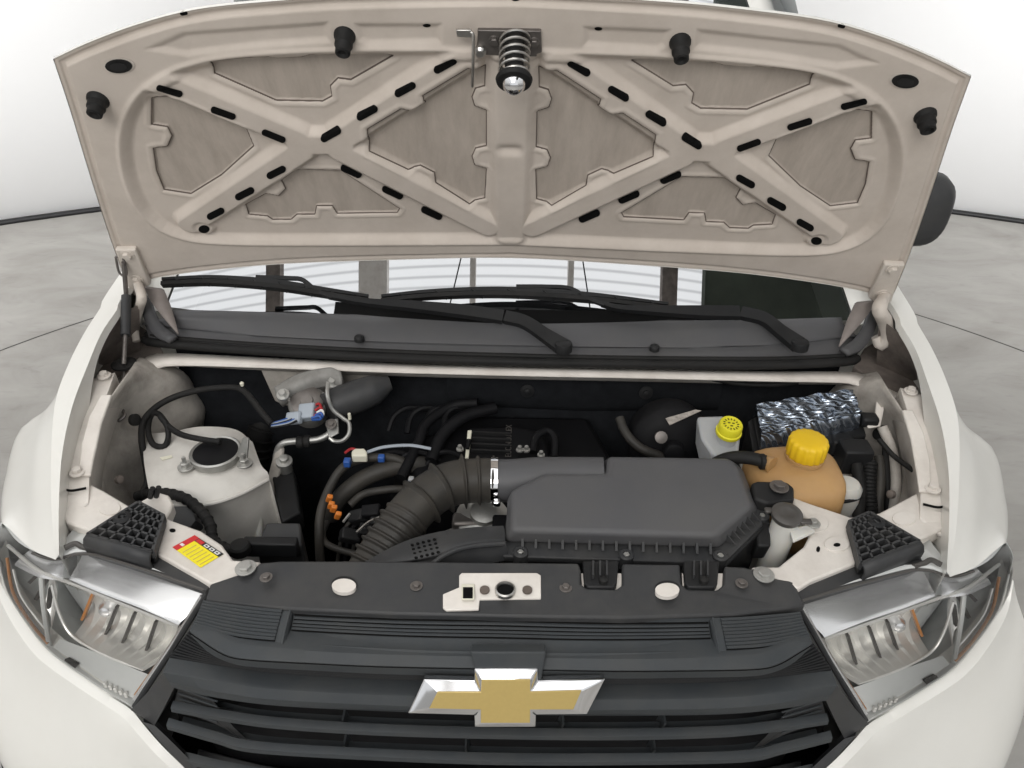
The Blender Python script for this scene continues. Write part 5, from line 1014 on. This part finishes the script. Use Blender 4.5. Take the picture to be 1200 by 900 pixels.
# coolant tank: rounded squarish body
cc = W(918, 563, .90); prof = [(-.10, .062, .050), (-.085, .072, .058), (-.03, .075, .060), (.022, .075, .059), (.038, .070, .053), (.046, .058, .044), (.051, .036, .032)]
def se(c, a, b, z, e_=.62, n_=40): return [c+V(a*np.sign(math.cos(t))*abs(math.cos(t))**e_, b*np.sign(math.sin(t))*abs(math.sin(t))**e_, z) for t in np.linspace(0, 2*math.pi, n_, endpoint=False)]
capc = W(944, 531, .962)
bodyc = W(925, 575, .90)
rws = []
for z, a, b in prof:
    k_ = max(0, (z-.02)/.036); c_ = bodyc*(1-min(1, k_))+V(capc[0], capc[1], bodyc[2])*min(1, k_); rws.append(se(c_, a, b, z, .42 if z < .04 else .75))
vv2 = np.array(rws).reshape(-1, 3); n_ = 40; ff2 = [[i*n_+j, i*n_+(j+1) % n_, (i+1)*n_+(j+1) % n_, (i+1)*n_+j] for i in range(len(rws)-1) for j in range(n_)]+[list(range(n_)), list(range(len(rws)*n_-1, (len(rws)-1)*n_-1, -1))]
ct = obj('coolant_tank', vv2, ff2, 'amber_tank', car, angle=80, subsurf=1, label='amber plastic coolant tank with yellow screw cap')
lathe('tank_neck', [(.030, -.02), (.029, .0), (.031, .002), (.031, .005), (.027, .006)], capc+V(0, 0, -.008), 'amber_tank', ct, n=32)
lathe('tank_cap', [(.0285, 0), (.0305, .002), (.0305, .027), (.0285, .031), (.024, .0325), (.004, .033)], capc+V(0, 0, -.003), 'yellow_cap', ct, n=96, lobes=16, amp=.028, angle=50)
tube('tank_spout', Ws([(905, 545, .955), (898, 541, .955), (890, 540, .955)]), [.014, .010, .009], 'amber_tank', ct, n=16)
hose('tank_hose', [(897, 541, .955), (880, 537, .955), (862, 536, .95), (845, 540, .94), (825, 552, .92)], .0105, 'rubber', 'thick black hose running into the amber tank', n_=14)
lathe('tank_hose_clamp', [(.0115, -.004), (.013, -.003), (.013, .003), (.0115, .004)], W(893, 541, .955), 'rubber', ct, ax=(1, .05, 0), n=20)
tube('tank_seam', [p for p in se(bodyc, .0765, .0615, -.02)]+[se(bodyc, .0765, .0615, -.02)[0]], .002, 'tank_white', ct, n=6)
# black bracket in front of the tank
bb = prism('tank_bracket', Ws([(880, 566, 0.957), (888, 563, 0.960), (922, 564, 0.960), (931, 571, 0.957), (931, 586, 0.952), (900, 590, 0.952), (884, 584, 0.954)]), (0, 0, -.03), 'black_plastic', car, bevel=.004, label='black bracket bolted in front of the amber tank')
bolt('bracket_bolt', W(913, 571, 0.960), .009, .008, 'dark_steel', bb, washer=1.6)
prism('bracket_leg', Ws([(884, 590, 0.932), (902, 592, 0.932), (904, 640, 0.922), (888, 640, 0.922)]), (0, .012, -.04), 'black_plastic', bb, bevel=.004)
# washer filler
wf0 = W(922, 604, .958)
wf = tube('washer_filler', [wf0+V(0, 0, -.002), wf0+V(0, 0, -.03), wf0+V(-.004, -.002, -.08), wf0+V(-.008, -.004, -.16)], [.0185, .0195, .0185, .0185], 'tank_white', car, n=24, label='white washer filler neck with grey flap cap')
lathe('filler_cap', [(.0215, -.006), (.0225, -.003), (.0225, .002), (.020, .004), (.010, .005), (.009, .0045)], wf0+V(0, 0, .002), 'lamp_dark', wf, ax=(0, -.1, 1), n=30)
box('cap_tab', wf0+V(.024, -.012, 0), (.018, .010, .005), 'lamp_dark', wf, bevel=.002); box('cap_tab', wf0+V(-.024, .010, 0), (.012, .010, .005), 'lamp_dark', wf, bevel=.002)
prism('filler_ear', Ws([(925, 618, .946), (951, 614, .944), (956, 622, .942), (930, 634, .94)]), (0, 0, -.006), 'tank_white', wf, bevel=.002)
bolt('ear_bolt', W(953, 614, .944), .006, .008, 'aluminium', wf)
# things beyond the tank
lathe('fluid_bottle', [(.026, -.12), (.026, -.03), (.024, -.02), (.024, .0), (.018, .008), (.006, .010)], W(993, 570, .90), 'tank_white', car, n=24); hose('bottle_strap', [(975, 584, .89), (985, 588, .89), (1000, 586, .89), (1010, 582, .885)], .003, 'rubber')
hose('corrugated_loom', [(1020, 540, .90), (1018, 570, .87), (1020, 600, .84), (1022, 630, .80)], .011, 'rubber', 'black corrugated loom beside the right apron', conv=22)
hose('side_pipe', [(1034, 500, .93), (1046, 530, .90), (1050, 565, .87), (1046, 600, .83)], .009, 'apron_paint', 'pale pipe along the right apron')
hose('side_loom', [(1030, 515, .93), (1046, 533, .92), (1060, 544, .92), (1074, 554, .925)], .0045, 'rubber', 'thin black cable clipped along the right apron')
hose('side_loom', [(1036, 500, .92), (1038, 540, .89), (1040, 580, .85), (1038, 620, .80)], .006, 'rubber', 'thin black cable running down the right apron')
hose('cowl_cable', [(835, 444, .935), (870, 450, .93), (905, 451, .93), (935, 448, .935)], .005, 'rubber', 'black cable under the cowl rail')
box('cowl_bracket', Yp(848, 443, .50), (.028, .01, .014), 'aluminium', car, bevel=.002)
hose('heater_hose', [(1004, 545, .90), (1008, 575, .88), (1006, 605, .86), (1010, 640, .82)], .010, 'rubber', 'black hose running down behind the amber tank')
hose('heater_hose', [(1030, 535, .90), (1032, 560, .88), (1030, 590, .85), (1030, 625, .81)], .008, 'hose_rubber', 'grey hose running down beside the corrugated loom')
box('relay_block', W(1000, 535, .90), (.05, .04, .05), 'black_plastic', car, bevel=.004)
# lower bumper closing the front under the grille
lowb = [[V(x, y_+.28*x*x, z_) for x in np.linspace(-.44, .44, 9)] for y_, z_ in ((-.19, .665), (-.215, .62), (-.215, .50), (-.19, .34), (-.12, .24))]
obj('lower_bumper', *loft_geo(lowb, 40, 16), 'dark_plastic', car, solid=.004, label='dark lower bumper under the grille')
